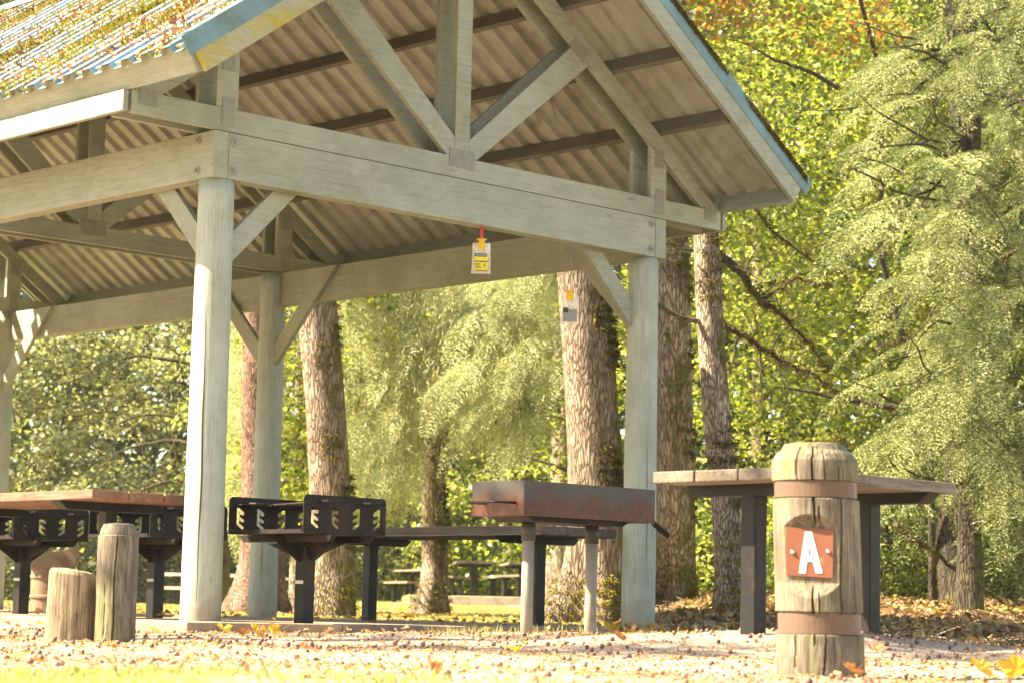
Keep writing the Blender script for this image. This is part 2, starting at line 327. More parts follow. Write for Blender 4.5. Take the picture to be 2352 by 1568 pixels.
def leafv(P, Nn, A, Ln, W, fold=.15):
    """kite shaped leaves: P base, Nn normal, A axis"""
    A = unit(A); B = unit(np.cross(Nn, A)); Nn = np.cross(A, B)
    Ln = np.asarray(Ln).reshape(-1, 1); W = np.asarray(W).reshape(-1, 1)
    m_ = P+A*Ln*.42+Nn*Ln*fold
    return np.stack([P, m_+B*W*.5, P+A*Ln-Nn*Ln*fold*.4, m_-B*W*.5], 1)

# ---------------------------------------------------------------- world, sun, camera
W = bpy.data.worlds.new('World'); S.world = W; W.use_nodes = True
SUN_DIR = Vector((-.777, .629, 0)).normalized(); EL = RAD(44)
SUN = Vector((SUN_DIR.x*math.cos(EL), SUN_DIR.y*math.cos(EL), math.sin(EL)))
sky = W.node_tree.nodes.new('ShaderNodeTexSky'); sky.sky_type = 'NISHITA'; sky.sun_disc = False
sky.sun_elevation = EL; sky.sun_rotation = math.atan2(SUN.x, SUN.y)
W.node_tree.links.new(sky.outputs[0], W.node_tree.nodes['Background'].inputs[0]); W.node_tree.nodes['Background'].inputs[1].default_value = .08
ld_ = bpy.data.lights.new('sun', 'SUN'); ld_.energy = 5.; ld_.angle = RAD(.5); ld_.color = (1, .93, .80)
lo = bpy.data.objects.new('sun', ld_); COL.objects.link(lo); lo.rotation_euler = SUN.to_track_quat('Z', 'Y').to_euler(); lo.location = (0, 0, 30)
cd = bpy.data.cameras.new('camera'); cam = bpy.data.objects.new('camera', cd); COL.objects.link(cam); S.camera = cam
mw = Matrix(((CR[0], CU[0], -CF[0], C0[0]), (CR[1], CU[1], -CF[1], C0[1]), (CR[2], CU[2], -CF[2], C0[2]), (0, 0, 0, 1))); cam.matrix_world = mw
cd.sensor_width = 36; cd.lens = FPX/2352*36; cd.clip_start = .1; cd.clip_end = 1000
cd.dof.use_dof = True; cd.dof.focus_distance = 12.5; cd.dof.aperture_fstop = 6.3
vs_ = S.view_settings; vs_.view_transform = 'Standard'; vs_.look = 'None'; vs_.gamma = 1; vs_.exposure = 2.55
vs_.use_white_balance = True; vs_.white_balance_temperature = 8000; vs_.white_balance_tint = 9
S.cycles.max_bounces = 8; S.cycles.diffuse_bounces = 4; S.cycles.transmission_bounces = 4; S.cycles.transparent_max_bounces = 12
S.cycles.use_denoising = True; S.cycles.sample_clamp_indirect = 6
S.cycles.use_adaptive_sampling = True; S.cycles.adaptive_threshold = .02

# ---------------------------------------------------------------- ground
def build_ground():
    # one sheet in camera-aligned polar-ish grid, dense near
    ds = np.concatenate([[-6, -2, .5, 2], np.arange(3, 20, .12), np.arange(20, 50, .5), np.arange(50, 100, 3), [110, 140, 200, 320]])
    nr = 150; rr = np.linspace(-1, 1, nr); rr = np.sign(rr)*(np.abs(rr)**1.3)
    Vv = []
    for d in ds:
        w = 9+max(d, 0)*.62
        for r in rr:
            x, y = xy(r*w, d); Vv.append((x, y))
    A = np.array(Vv); z = hz(A[:, 0], A[:, 1])
    nz = np.array([noise.noise(Vector((a*3.1, b_*3.1, 0)))*.008+noise.noise(Vector((a*9, b_*9, 3)))*.004 for a, b_ in A])
    V3 = np.column_stack([A, z+nz])
    fs = [(i*nr+j, i*nr+j+1, (i+1)*nr+j+1, (i+1)*nr+j) for i in range(len(ds)-1) for j in range(nr-1)]
    me = bpy.data.meshes.new('ground'); me.from_pydata(V3.tolist(), [], fs); me.update()
    o = link('ground', me, M['ground'], smooth=True); tag(o, kind='structure')
build_ground()
pad = MB()
xs = [-.43, .75, 1.9, 3.1, 4.75]
for a, b_ in zip(xs[:-1], xs[1:]): pad.box(a+.002, b_-.002, -.5, 10.2, -.16, 0)
tag(pad.obj('pavement', M['concrete'], None, .012), kind='structure')

# ---------------------------------------------------------------- shelter
HB = .2975; ZP = 2.75; ZB = ZP+HB; HC = .146; XR = 4.2065; CX = XR/2; OV = .655; SL = .70
TY = [0., 4.5, 9.0]; YF, YB = -.70, 9.5
nU = Vector((-SL, 0, 1)).normalized(); nR_ = Vector((SL, 0, 1)).normalized()
def zc(x): return ZB+HC+.012+SL*(XR/2+OV-.03-abs(x-CX))       # upper edge of the trusses' top chords
sh = empty('picnic_shelter'); tag(sh, 'grey green open timber picnic shelter with a mossy blue corrugated gable roof', 'shelter')
def post(x, y, top, r0=.128, r1=.112):
    mb = MB(); n = 28; zs = np.linspace(-.06, top, 24); vs = []; sd = random.random()*50
    for z in zs:
        t = (z+.06)/(top+.06); r = r0+(r1-r0)*t
        for k in range(n):
            a = 2*PI*k/n; rr = r*(1+.012*noise.noise(Vector((math.cos(a)*1.5, math.sin(a)*1.5, z*1.2+sd))))
            vs.append((rr*math.cos(a), rr*math.sin(a), z))
    fs = [(i*n+k, i*n+(k+1) % n, (i+1)*n+(k+1) % n, (i+1)*n+k) for i in range(23) for k in range(n)]+[tuple(range(23*n, 24*n))]
    mb.add(vs, fs); o = mb.obj('post', M['paint_post'], sh, smooth=True); o.location = (x, y, 0); WM[o.name] = Matrix.Translation((x, y, 0)); return o, r0, r1
PX = (.118, XR-.118); PY = (.118, 4.61, 9.1)
posts = {}
for i, x in enumerate(PX):
    for j, y in enumerate(PY):
        top = ZP-.002 if j == 0 else ZB-.002
        posts[i, j] = post(x, y, top)[0]
# drying crack on the near post (faces the camera)
def crack(par, zs, r, width, ang0, name='crack'):
    mb = MB(); L_ = []; R_ = []
    for k, z in enumerate(zs):
        a = ang0+.05*math.sin(z*2.3)+.02*math.sin(z*9.1); rr = r(z)+.0015
        w = width*math.sin(PI*(k+.3)/(len(zs)-.4))
        L_.append((rr*math.cos(a-w), rr*math.sin(a-w), z)); R_.append((rr*math.cos(a+w), rr*math.sin(a+w), z))
    n = len(zs); mb.add(L_+R_, [(i, n+i, n+i+1, i+1) for i in range(n-1)]); return mb.obj(name, M['crack'], par)
camang = math.atan2(-CF[1], -CF[0])
crack(posts[0, 0], np.linspace(.02, 2.05, 40), lambda z: .128-.0057*(z+.06)*1.0, .045, camang-.12)
crack(posts[1, 0], np.linspace(.3, 1.5, 30), lambda z: .128-.0055*(z+.06), .018, camang+.35)
crack(posts[1, 1], np.linspace(.25, .85, 20), lambda z: .128-.005*(z+.06), .02, camang-.1)
TB = .115
for y in TY:
    for s_ in (-1, 1):
        n = Vector((s_*SL, 0, 1)).normalized(); xk = CX+s_*(CX+OV-.055); p = Vector((xk, y+.112, zc(xk)+.004))+n*.055
        o = MB().frame(p, Vector((-s_*1., 0, SL)).normalized()*.02, Vector((0, .07, 0)), n*.055).obj('block', M['paint'], sh, .003)
def beam(p0, p1, nm='beam'): return board(nm, p0, p1, TB, HB, M['paint'], sh)
zb_ = ZP+HB/2
bY0 = beam((TB/2, 0, zb_), (TB/2, 9.3, zb_))
bX0 = beam((TB+.003, TB/2+.001, zb_), (XR-TB-.003, TB/2+.001, zb_))
bX2 = beam((TB+.003, 9.15, zb_), (XR-TB-.003, 9.15, zb_))
# far row beam: butted at the middle post
bY1a = beam((XR-TB/2, 0, zb_), (XR-TB/2, 4.497, zb_)); bY1b = beam((XR-TB/2, 4.723, zb_), (XR-TB/2, 9.3, zb_))
bmid = board('beam', (XR-TB/2+.03, 4.499, zb_), (XR-TB/2+.03, 4.721, zb_), .05, HB-.01, M['paint'], sh)
def bolt(p, nrm, par):
    nrm = Vector(nrm).normalized(); q = Vector(p)
    mb = MB(); mb.tube([q, q+nrm*.006], .030, 20); mb.tube([q+nrm*.006, q+nrm*.020], .014, 8); mb.tube([q+nrm*.02, q+nrm*.026], .007, 8)
    o = mb.obj('bolt', M['plate'], par); o.matrix_basis = MINV(par); return o
for z in (ZP+.055, ZB-.055):
    bolt((.045+TB, 0, z), (0, -1, 0), bX0); bolt((0, .17, z), (-1, 0, 0), bY0); bolt((XR-TB-.05, 0, z), (0, -1, 0), bX0)
# braces
bt = .045; bw = .14
def brace(p0, p1, up): return board('brace', p0, p1, bt, bw, M['paint'], sh, up=up, bevel=.004)
def ybrace(x, yp, sgn, top=ZB-.03):
    a = (x, yp+sgn*.04, 2.12); b_ = (x, yp+sgn*.93, top); d = Vector(b_)-Vector(a)
    # cut the board flush with a vertical end at the post and a level end under the chord
    mb = MB(); s_ = sgn
    pts = [(0, .06, 2.17-.0), (0, .06, 2.37), (0, .745, ZB-.012), (0, .93, ZB-.012)]
    pts = [(x-bt/2, yp+s_*q[1], q[2]) for q in pts]
    if s_ < 0: pts = pts[::-1]
    mb.prism(pts, (bt, 0, 0)); return mb.obj('brace', M['paint'], sh, .004)
for i in (0, 1):
    xx = TB+bt/2+.004 if i == 0 else XR-TB-bt/2-.004
    ybrace(xx, PY[0], 1); ybrace(xx, PY[1], -1); ybrace(xx, PY[1], 1); ybrace(xx, PY[2], -1)
def xbrace(y, xp, s_):
    pts = [(xp+s_*.06, 2.17), (xp+s_*.06, 2.37), (xp+s_*.745, ZB-.012), (xp+s_*.93, ZB-.012)]
    pts = [(a, y, z) for a, z in pts]
    if s_ > 0: pts = pts[::-1]
    return MB().prism(pts, (0, bt, 0)).obj('brace', M['paint'], sh, .004)
xbrace(TB+.005, PX[0], 1); xbrace(TB+.005, PX[1], -1); xbrace(9.15-TB/2-bt-.005, PX[0], 1); xbrace(9.15-TB/2-bt-.005, PX[1], -1)
# trusses, two plies each
PT = .04
CW = HC*math.sqrt(1+SL*SL)*1.0      # vertical depth of a sloping chord
def truss(y, first=False):
    z0 = ZB+.003; z1 = z0+HC; xl = -OV+.03; xr = XR+OV-.03
    root = None
    for ply, yy in enumerate((y, y+.185)):
        def pr(name, pts, par, dy=0., th=PT):
            mb = MB(); mb.prism([(a, yy+dy, z) for a, z in pts], (0, th, 0)); o = mb.obj(name, M['paint'], par, .003); return o
        # bottom chord with ends clipped under the sloping chord
        ch = pr('truss', [(xl, z0), (xr, z0), (xr, z1), (xl, z1)], sh)
        cv = CW
        def zt(x): return zc(x)-.002
        xe = .215
        lt = pr('top_chord', [(xl+.02, z1+.001), (xl+xe+.01, z1+.001), (CX, zt(CX)-cv), (CX, zt(CX))], ch)
        rt = pr('top_chord', [(xr-.02, z1+.001), (CX, zt(CX)), (CX, zt(CX)-cv), (xr-xe-.01, z1+.001)], ch)
        kp = pr('king_post', [(CX-.07, z1+.001), (CX+.07, z1+.001), (CX+.07, zt(CX)-cv-.03), (CX-.07, zt(CX)-cv-.03)], ch, -.001)
        for s_ in (-1, 1):
            xs_ = CX+s_*(CX-.09)
            a, b_ = xs_-.085, xs_+.085
            pts = [(a, z1+.001), (b_, z1+.001), (b_, zt(b_)-cv+.001), (a, zt(a)-cv+.001)]
            pr('strut', pts, ch, 0)
            # web from foot of the king post to the middle of the chord
            p = [(CX+s_*.072, z1+.05), (CX+s_*1.12, 4.06), (CX+s_*1.02, 4.16), (CX+s_*.072, z1+.22)]
            x1, x2 = CX+s_*1.235, CX+s_*1.065
            p = [(CX+s_*.072, z1+.001), (CX+s_*.14, z1+.001), (x1, zt(x1)-cv), (x2, zt(x2)-cv), (CX+s_*.072, z1+.135)]
            if s_ > 0: p = p[::-1]
            pr('web', p[::-1], ch, 0)
        # ribbed nail plates on the outer ply
        if ply == 0:
            def nplate(x, z, w, h, ang=0, vert=True):
                mb = MB(); mb.box(-w/2, w/2, 0, .002, -h/2, h/2)
                n = int((w if vert else h)/.017)
                for k in range(n):
                    for q in range(2 if vert else 1):
                        if vert:
                            c = -w/2+(k+.5)*w/n
                            for g_ in range(int(h/.014)): mb.box(c-.0028, c+.0028, -.004, 0, -h/2+.004+g_*.014, -h/2+.012+g_*.014)
                            break
                        else:
                            c = -h/2+(k+.5)*h/n; mb.box(-w/2+.006, w/2-.006, -.005, 0, c-.003, c+.003)
                o = mb.obj('nail_plate', M['plate'], ch); o.location = (x, yy-.0045, z); o.rotation_euler = (0, ang, 0)
            nplate(CX, z1-.01, .24, .13)
            for s_ in (-1, 1):
                xs_ = CX+s_*(CX-.09); nplate(xs_+.01, z1-.02, .10, .18, 0, False); nplate(xs_, zt(xs_)-cv-.02, .10, .14, 0, False)
                nplate(CX+s_*(CX+OV-.15), z1-.03, .14, .11); nplate(CX+s_*1.13, zt(CX+s_*1.13)-.15, .17, .10, s_*.61)
for y in TY: truss(y)
# purlins on the top chords
PH = .142
for s_ in (-1, 1):
    for k in range(4):
        xk = CX+s_*(4.155-.533*k-CX); n = Vector((s_*SL, 0, 1)).normalized(); e = Vector((-s_*1., 0, SL)).normalized()
        p = Vector((xk, 0, zc(xk)+.004))+n*(PH/2)+e*.02
        board('purlin', (p.x, YF+.045, p.z), (p.x, YB-.045, p.z), .04, PH, M['paint_dark'], sh, up=n)
# eave fascias (square to the slope) and the board along the chord ends
XE = -OV-.01
for s_ in (-1, 1):
    n = Vector((s_*SL, 0, 1)).normalized(); e = Vector((-s_*1., 0, SL)).normalized()
    xk = CX+s_*(CX+.63); p = Vector((xk, 0, 3.195))+n*.092
    board('eave_fascia', (p.x, YF+.002, p.z), (p.x, YB-.002, p.z), .038, .185, M['paint'], sh, up=n)
    xk = CX+s_*(CX+OV+.012)
    board('chord_end_board', (xk, .0, ZB+.07), (xk, 9.3, ZB+.07), .04, .13, M['paint'], sh)
# rake fascias
def zr(x): return zc(x)+.012
for yy in (YF-.04, YB+.001):
    for s_ in (-1, 1):
        n = Vector((s_*SL, 0, 1)).normalized(); xe = CX+s_*(CX+.61)
        ze = 3.19
        q0 = Vector((xe, yy, ze)); q1 = q0+n*.205
        run = abs(xe-CX); q3 = Vector((CX, yy, ze+SL*run)); run1 = abs(q1.x-CX); q2 = Vector((CX, yy, q1.z+SL*run1))
        pts = [q0, q3, q2, q1]
        if s_ < 0: pts = [q0, q1, q2, q3]
        MB().prism(pts[::-1], (0, .038, 0)).obj('rake_fascia', M['paint_rake' if s_ < 0 else 'paint'], sh, .003)
        # metal trim wrapping the top of the rake
        t0 = q1-n*.075+Vector((s_*.055, -.006, -.0385)); t1 = q1+n*.042+Vector((s_*.055, -.006, -.0385))
        r0 = abs(t0.x-CX); r1 = abs(t1.x-CX)
        pts = [t0, Vector((CX, t0.y, t0.z+SL*r0)), Vector((CX, t1.y, t1.z+SL*r1)), t1]
        tm = MB().prism(pts if s_ < 0 else pts[::-1], (0, .006 if yy < 0 else .05, 0))
        pts = [t1, Vector((CX, t1.y, t1.z+SL*r1)), Vector((CX, t1.y, t1.z+SL*r1+.006)), t1+n*.005]
        tm.prism(pts if s_ < 0 else pts[::-1], (0, .10, 0)); tm.obj('rake_trim', M['trim'], sh)
# corrugated roof sheets
def sheet(s_):
    n = Vector((s_*SL, 0, 1)).normalized(); e = Vector((s_*1., 0, -SL)).normalized()
    rid = Vector((CX, 0, zc(CX)))+Vector((0, 0, (PH+.006)*math.sqrt(1+SL*SL)))
    ln = (CX+.765)*math.sqrt(1+SL*SL)
    P = .207; prof = []; y = YF-.0
    while y < YB:
        for f, h in ((0, 0), (.40, 0), (.50, .042), (.88, .042), (.98, 0)): prof.append((y+f*P, h))
        y += P
    mb = MB(); k = len(prof); ns = 7
    vs = []
    for side in (0, 1):
        for i in range(ns):
            t = ln*i/(ns-1)
            for (yy, h) in prof: vs.append(rid+e*t+n*(h+.004*side)+Vector((0, yy, 0)))
    fs = []; nf = 0; mi = []
    for side in (0, 1):
        o_ = side*ns*k
        for i in range(ns-1):
            for j in range(k-1):
                q = (o_+i*k+j, o_+i*k+j+1, o_+(i+1)*k+j+1, o_+(i+1)*k+j)
                fs.append(q if (side == 0) ^ (s_ > 0) else q[::-1]); mi.append(side)
    i = ns-1
    for j in range(k-1): fs.append((i*k+j, i*k+j+1, ns*k+i*k+j+1, ns*k+i*k+j)); mi.append(1)
    me = bpy.data.meshes.new('roof_sheet'); me.from_pydata(vs, [], fs); me.update()
    o = link('roof_sheet', me, [M['sheet_in'], M['sheet_top']], sh); me.polygons.foreach_set('material_index', mi); return rid, e, n, ln
rid, eL, nL, lnR = sheet(-1); ridR, eR, nRR, _ = sheet(1)
rc = MB(); zt = rid.z+.05; rc.prism([(CX-.2, YF-.05, zt-.12), (CX, YF-.05, zt+.02), (CX+.2, YF-.05, zt-.12), (CX+.2, YF-.05, zt-.11), (CX, YF-.05, zt+.03), (CX-.2, YF-.05, zt-.11)], (0, YB-YF+.1, 0)); rc.obj('ridge_cap', M['trim'], sh)
def rake_top(run):
    q1 = Vector((CX+.61+CX, 0, 3.19))+Vector((SL, 0, 1)).normalized()*.247
    return q1.z+SL*(q1.x-CX-run)
M['lf_roof'] = mat_leaf('roof_leaf_litter', [(.12, (.08, .04, .025)), (.4, (.20, .09, .05)), (.7, (.36, .19, .10)), (.92, (.5, .33, .2))], .15, .7, .2, (1.1, 1., .6))
# litter and moss on the roof
def roof_cover():
    out = []; mo = []
    n = 26000
    cl = rng.uniform(size=(110, 2))*[lnR, 6.5]; cr = rng.uniform(.1, .42, 110)
    k = rng.integers(0, 110, n); t = cl[k, 0]+rng.normal(0, 1, n)*cr[k]*.9; y = YF+.05+cl[k, 1]+rng.normal(0, 1, n)*cr[k]*.35
    ok = (t > .05) & (t < lnR-.02) & (y > YF+.03) & (y < YB); t, y = t[ok], y[ok]; n = len(t); y = np.where(rng.uniform(0, 1, n) < .8, YF+.207*(np.round((y-YF)/.207-.2)+.2)+rng.normal(0, .028, n), y)
    base = np.array(rid)+np.outer(t, np.array(eL))+np.outer(np.full(n, .008)+rng.uniform(0, .04, n), np.array(nL)); base[:, 1] = y
    nr = unit(np.array(nL)+rng.normal(0, .45, (n, 3))); ax = rng.normal(0, 1, (n, 3))
    V = leafv(base, nr, ax, rng.uniform(.02, .065, n), rng.uniform(.006, .035, n), .2)
    o = quads('leaf_litter', V, M['lf_roof']); tag(o, kind='stuff')
    n = 52000; m_ = 46
    cl = rng.uniform(size=(m_, 2))*[lnR, 7]; k = rng.integers(0, m_, n); cr = rng.uniform(.05, .21, m_)
    t = cl[k, 0]+rng.normal(0, 1, n)*cr[k]*3.2; y = YF+.03+cl[k, 1]+rng.normal(0, 1, n)*cr[k]*.55
    ok = (t > .02) & (t < lnR+.02) & (y > YF) & (y < YB); t, y, k = t[ok], y[ok], k[ok]; n = len(t); y = np.where(rng.uniform(0, 1, n) < .75, YF+.207*(np.round((y-YF)/.207-.2)+.2)+rng.normal(0, .03, n), y); y = np.maximum(y, YF+.01)
    base = np.array(rid)+np.outer(t, np.array(eL))+np.outer(rng.uniform(0.0, .055, n), np.array(nL)); base[:, 1] = y
    V = leafv(base, rng.normal(0, 1, (n, 3)), np.array(nL)+rng.normal(0, .7, (n, 3)), rng.uniform(.015, .04, n), rng.uniform(.008, .016, n))
    o = quads('roof_moss', V, M['rmoss']); tag(o, kind='stuff')
    # moss crust along the top of the right hand rake
    n = 26000; run = rng.uniform(0, CX+.74, n); keep = rng.uniform(0, 1, n) < .45+.5*np.sin(run*7)*np.sin(run*2.3); run = run[keep]; n = len(run)
    q = np.array([(CX, YF-.01, zr(CX)+.21)]); P = np.column_stack([CX+run, YF-.045+rng.uniform(0, .09, n), rake_top(run)+rng.uniform(-.05, .012, n)**1])
    P[:, 1] = np.where(P[:, 2] < rake_top(run), YF-.048, P[:, 1])
    V = leafv(P, rng.normal(0, 1, (n, 3)), rng.normal(0, 1, (n, 3))+np.array([.2, -.3, .4]), rng.uniform(.008, .022, n), rng.uniform(.005, .012, n))
    o = quads('roof_moss', V, M['lf_tuft']); tag(o, kind='stuff')
M['rmoss'] = mat_leaf('roof_moss', [(.15, (.09, .08, .018)), (.5, (.20, .165, .03)), (.85, (.33, .26, .05))], .3, .8, .1)
roof_cover()

# ---------------------------------------------------------------- wasp traps
def trap(name, px, py, plane, label, tilt, used):
    p = onp(px, py, 1, plane) if plane is not None else Vector(at(px, py, 16.9))
    t = empty(name, p, math.atan2(RH[1], RH[0])+tilt); tag(t, label, 'wasp trap', 'bag traps hanging in the shelter')
    if not used:
        MB().box(-.012, .012, -.002, .002, -.09, .002).obj('strap', M['red'], t); z0 = -.085
    else:
        MB().tube([(0, 0, .0), (0, 0, -.3)], .0018, 6).obj('string', M['lab_g'], t); z0 = -.30
    mb = MB(); mb.tube([(0, 0, z0), (0, 0, z0-.008)], .035, 20); mb.tube([(0, 0, z0-.008), (0, 0, z0-.04)], .022, 18)
    mb.tube([(0, 0, z0-.04), (0, 0, z0-.055), (0, 0, z0-.11)], [.03, .026, .007], 16); mb.obj('cap', M['yellow'], t, smooth=False)
    # pillow shaped bag
    nx, nz = 10, 14; vs = []; w, h = .062, .215; zt = z0-.028
    for side in (-1, 1):
        for j in range(nz+1):
            for i in range(nx+1):
                u = -1+2*i/nx; v_ = j/nz; ww = w*(1+.08*v_)
                th = .022*math.sqrt(max(0, 1-u*u))*math.sin(PI*min(1, .08+v_*.9))+.003*noise.noise(Vector((u*3, v_*7, side)))
                vs.append((u*ww+.003*noise.noise(Vector((v_*6, u, 1))), side*th, zt-h*v_))
    k = (nx+1)*(nz+1); fs = []
    for s_ in (0, 1):
        for j in range(nz):
            for i in range(nx):
                q = (s_*k+j*(nx+1)+i, s_*k+j*(nx+1)+i+1, s_*k+(j+1)*(nx+1)+i+1, s_*k+(j+1)*(nx+1)+i); fs.append(q if s_ == 0 else q[::-1])
    mb = MB(); mb.add(vs, fs); mb.obj('bag', M['bag'], t, smooth=True)
    yf = -.0275
    if not used:
        lb = MB().box(-.048, .045, yf-.001, yf, zt-.2, zt-.083).obj('label', M['lab_y'], t)
        k_ = MB(); k_.box(-.049, .036, yf-.003, yf-.001, zt-.1, zt-.078); k_.box(-.048, .045, yf-.003, yf-.001, zt-.137, zt-.130); k_.box(-.04, .045, yf-.003, yf-.001, zt-.199, zt-.195)
        for q in range(4): k_.box(-.044, -.012+.004*q, yf-.003, yf-.001, zt-.152-.009*q, zt-.149-.009*q)
        k_.frame((.022, yf-.002, zt-.16), Vector((.004, 0, .010)), Vector((0, .001, 0)), Vector((-.003, 0, .001))); k_.obj('label_print', M['lab_k'], lb)
        k_ = MB()
        for q in range(5): k_.box(-.04+.015*q, -.031+.015*q, yf-.004, yf-.003, zt-.094, zt-.084)
        k_.obj('label_print', M['label'], lb)
    else:
        MB().box(-.05, .052, yf-.001, yf, zt-.2, zt-.11).obj('bait_pouch', M['lab_g'], t)
        MB().box(-.05, -.01, yf-.004, yf-.002, zt-.135, zt-.10).obj('label', M['lab_k'], t); MB().box(0, .055, yf-.004, yf-.002, zt-.112, zt-.107).obj('label_stripe', M['yellow'], t)
trap('wasp_trap', 1107, 522, .06, 'clear bag wasp trap with yellow label hanging by a red strap from the gable beam', .1, False)
trap('wasp_trap', 1311, 574, .10, 'faded grey wasp trap with yellow cap hanging on a thin string near the right post', 0, True)

# ---------------------------------------------------------------- tables
def table(name, loc, rz, L_, W_, legs, H, wood, label, nb=3, thick=.056, chan=.40, group=None, mesh=False, cat='table', depth=.5):
    """long side along local Y, corner at local origin"""
    t = empty(name, loc, rz); tag(t, label, cat, group)
    mb = MB(); bw_ = W_/nb
    for k in range(nb): mb.box(k*bw_+.004, (k+1)*bw_-.004, random.uniform(-.004, .004), L_+random.uniform(-.004, .004), H-thick, H+random.uniform(-.001, .001))
    mb.obj('table_top', wood, t, .006)
    for y in legs:
        o = MB().box(W_/2-.045, W_/2+.045, y-.045, y+.045, -depth, H-thick-.004).obj('leg', M['black_steel'], t, .008)
        c = MB(); z1 = H-thick-.002; z0 = z1-.052
        c.prism([(W_/2-chan, y-.05, z1), (W_/2+chan, y-.05, z1), (W_/2+chan-.06, y-.05, z0), (W_/2-chan+.06, y-.05, z0)][::-1], (0, .1, 0))
        c.obj('bracket', M['black_steel'], t)
    return t
g0 = hzf(.3, -4.4)
tR = table('pedestal_table', (-.25, -3.97, g0), -PI/2, 1.36, .80, (.28, 1.17), .783-g0, M['wood_grey'], 'short weathered grey table with two steel legs behind the bollard with the letter A', depth=.3, group='pedestal tables around the shelter')
tL = table('pedestal_table', (-.443, .522, 0), 0, 2.5, .82, (.42, 2.05), .79, M['wood_red'], 'reddish stained plank table at the left edge behind the two short bollards', group='pedestal tables around the shelter')
t3 = table('pedestal_table', (3.29, .34, 0), 0, 2.65, .80, (.44, 2.36), .725, M['wood_dark'], 'dark long table with wire netting on its edge between slotted grill and box grill', thick=.066, group='pedestal tables around the shelter', depth=.05)
# wire netting wrapped over table 3
def netting():
    mb = MB(); H = .725; y0, y1 = .0, 2.65
    s_ = .03
    y = y0
    while y < y1:
        for k, (a, b_) in enumerate(((0, 1), (1, 0))):
            mb.tube([(-.006, y+a*s_, H-.06), (-.007, y+b_*s_, H-.03), (-.006, y+a*s_, H-.002), (.05, y+b_*s_, H+.004)], .0013, 3, False)
        y += s_
    pts = [(-.008, y_, H-.064+.0015*math.sin(y_*9)+.001*math.sin(y_*31)) for y_ in np.arange(0, 2.65, .05)]; mb.tube(pts, .003, 4)
    mb.tube([(-.01, .25, H-.06), (-.02, .18, H-.035), (-.012, .13, H-.05), (-.01, .02, H-.06)], .003, 4)
    mb.obj('wire_netting', M['pipe'], t3)
netting()
MB().box(-.004, -.001, 1.93, 1.99, .725-.062, .725-.03).obj('blue_tape', M['sheet_top'], t3)

# ---------------------------------------------------------------- slotted grills
SLOT = [(878, 270), (900, 268), (945, 303), (945, 328), (926, 334), (905, 322), (905, 345), (945, 370), (945, 390), (926, 394), (905, 380), (905, 402), (945, 436), (943, 453), (926, 456), (878, 415)]
def panel(y, th, name, par):
    w, h = .655, .225; z0 = .575; bm = bmesh.new()
    def loop(pts):
        vs = [bm.verts.new((a, 0, b_)) for a, b_ in pts]; return [bm.edges.new((vs[i], vs[(i+1) % len(vs)])) for i in range(len(vs))]
    r = .03; out = [(-w/2, z0), (w/2, z0)]
    for q in range(5): a = q*PI/8; out.append((w/2-r+r*math.cos(a), z0+h-r+r*math.sin(a)))
    for q in range(5): a = PI/2+q*PI/8; out.append((-w/2+r+r*math.cos(a), z0+h-r+r*math.sin(a)))
    es = loop(out)
    for c, fl in ((103, 1), (288, 1), (483, -1), (674, -1)):
        cx = -w/2+c/758*w
        pts = [(cx+fl*(a-911)/758*w, z0+(490-b_)/320*h) for a, b_ in SLOT]
        es += loop(pts)
    bmesh.ops.triangle_fill(bm, use_beauty=True, use_dissolve=False, edges=es)
    # drop triangles that fell inside the slots
    me = bpy.data.meshes.new(name); bm.to_mesh(me); bm.free()
    o = link(name, me, M['grill'], par); o.location = (0, y, 0)
    md = o.modifiers.new('thick', 'SOLIDIFY'); md.thickness = th; md.offset = 0; return o
def grill(loc, rz, label):
    t = empty('park_grill', loc, rz); tag(t, label, 'grill', 'slotted steel park grills in a row')
    MB().box(-.045, .045, -.045, .045, -.3, .50).obj('pedestal', M['black_steel'], t, .006)
    MB().box(-.0475, -.0455, -.04, .04, .265, .285).obj('label_band', M['label'], t)
    Ly = .37
    for s_ in (-1, 1): panel(s_*Ly, .006, 'side_panel', t)
    tr = MB(); tr.box(-.33, .33, -Ly-.01, Ly+.01, .565, .574)
    tr.box(-.33, -.325, -Ly+.02, Ly-.0, .574, .59); tr.obj('fire_tray', M['grill'], t)
    br = MB(); z1, z0 = .563, .52
    for x in (-.17, .13): br.prism([(x, -.47, z1), (x, .47, z1), (x, .42, z0), (x, -.42, z0)][::-1], (.04, 0, 0))
    br.prism([(0-.003, -.40, z0-.001), (0-.003, .40, z0-.001), (-.003, .06, .42), (-.003, -.06, .42)][::-1], (.006, 0, 0))
    br.prism([(-.30, -.003, z1-.001), (.30, -.003, z1-.001), (.06, -.003, .40), (-.06, -.003, .40)], (0, .006, 0))
    br.box(-.07, .07, -.07, .07, .50, z0-.002); br.obj('support_bracket', M['grill'], t)
    g = MB(); zg = .75
    for k in range(17):
        x = -.27+k*.034; g.tube([(x, -Ly+.01, zg), (x, 0, zg-.008), (x, Ly-.01, zg)], .0055, 6)
    for yy in (-Ly+.03, 0, Ly-.03): g.tube([(-.29, yy, zg-.013), (.29, yy, zg-.013)], .007, 6)
    g.obj('grate', M['grill'], t)
    h = MB()
    for x in (-.20, .13):
        h.tube([(x, Ly-.05, zg+.008), (x, 0, zg-.004), (x, -Ly-.03, zg+.01), (x+.02, -Ly-.05, zg+.012), (x+.15, -Ly-.05, zg+.012)], .0095, 8)
    h.obj('grate_handle', M['grill'], t); return t
grill((.645, -.24, -.022), 0, 'black slotted park grill on a square post right of the near shelter post')
grill((1.057, 1.936, -.012), 0, 'black slotted park grill partly hidden by the near shelter post, middle of the row')
grill((.979, 3.551, -.017), 0, 'black slotted park grill under the reddish table, farthest left of the row')

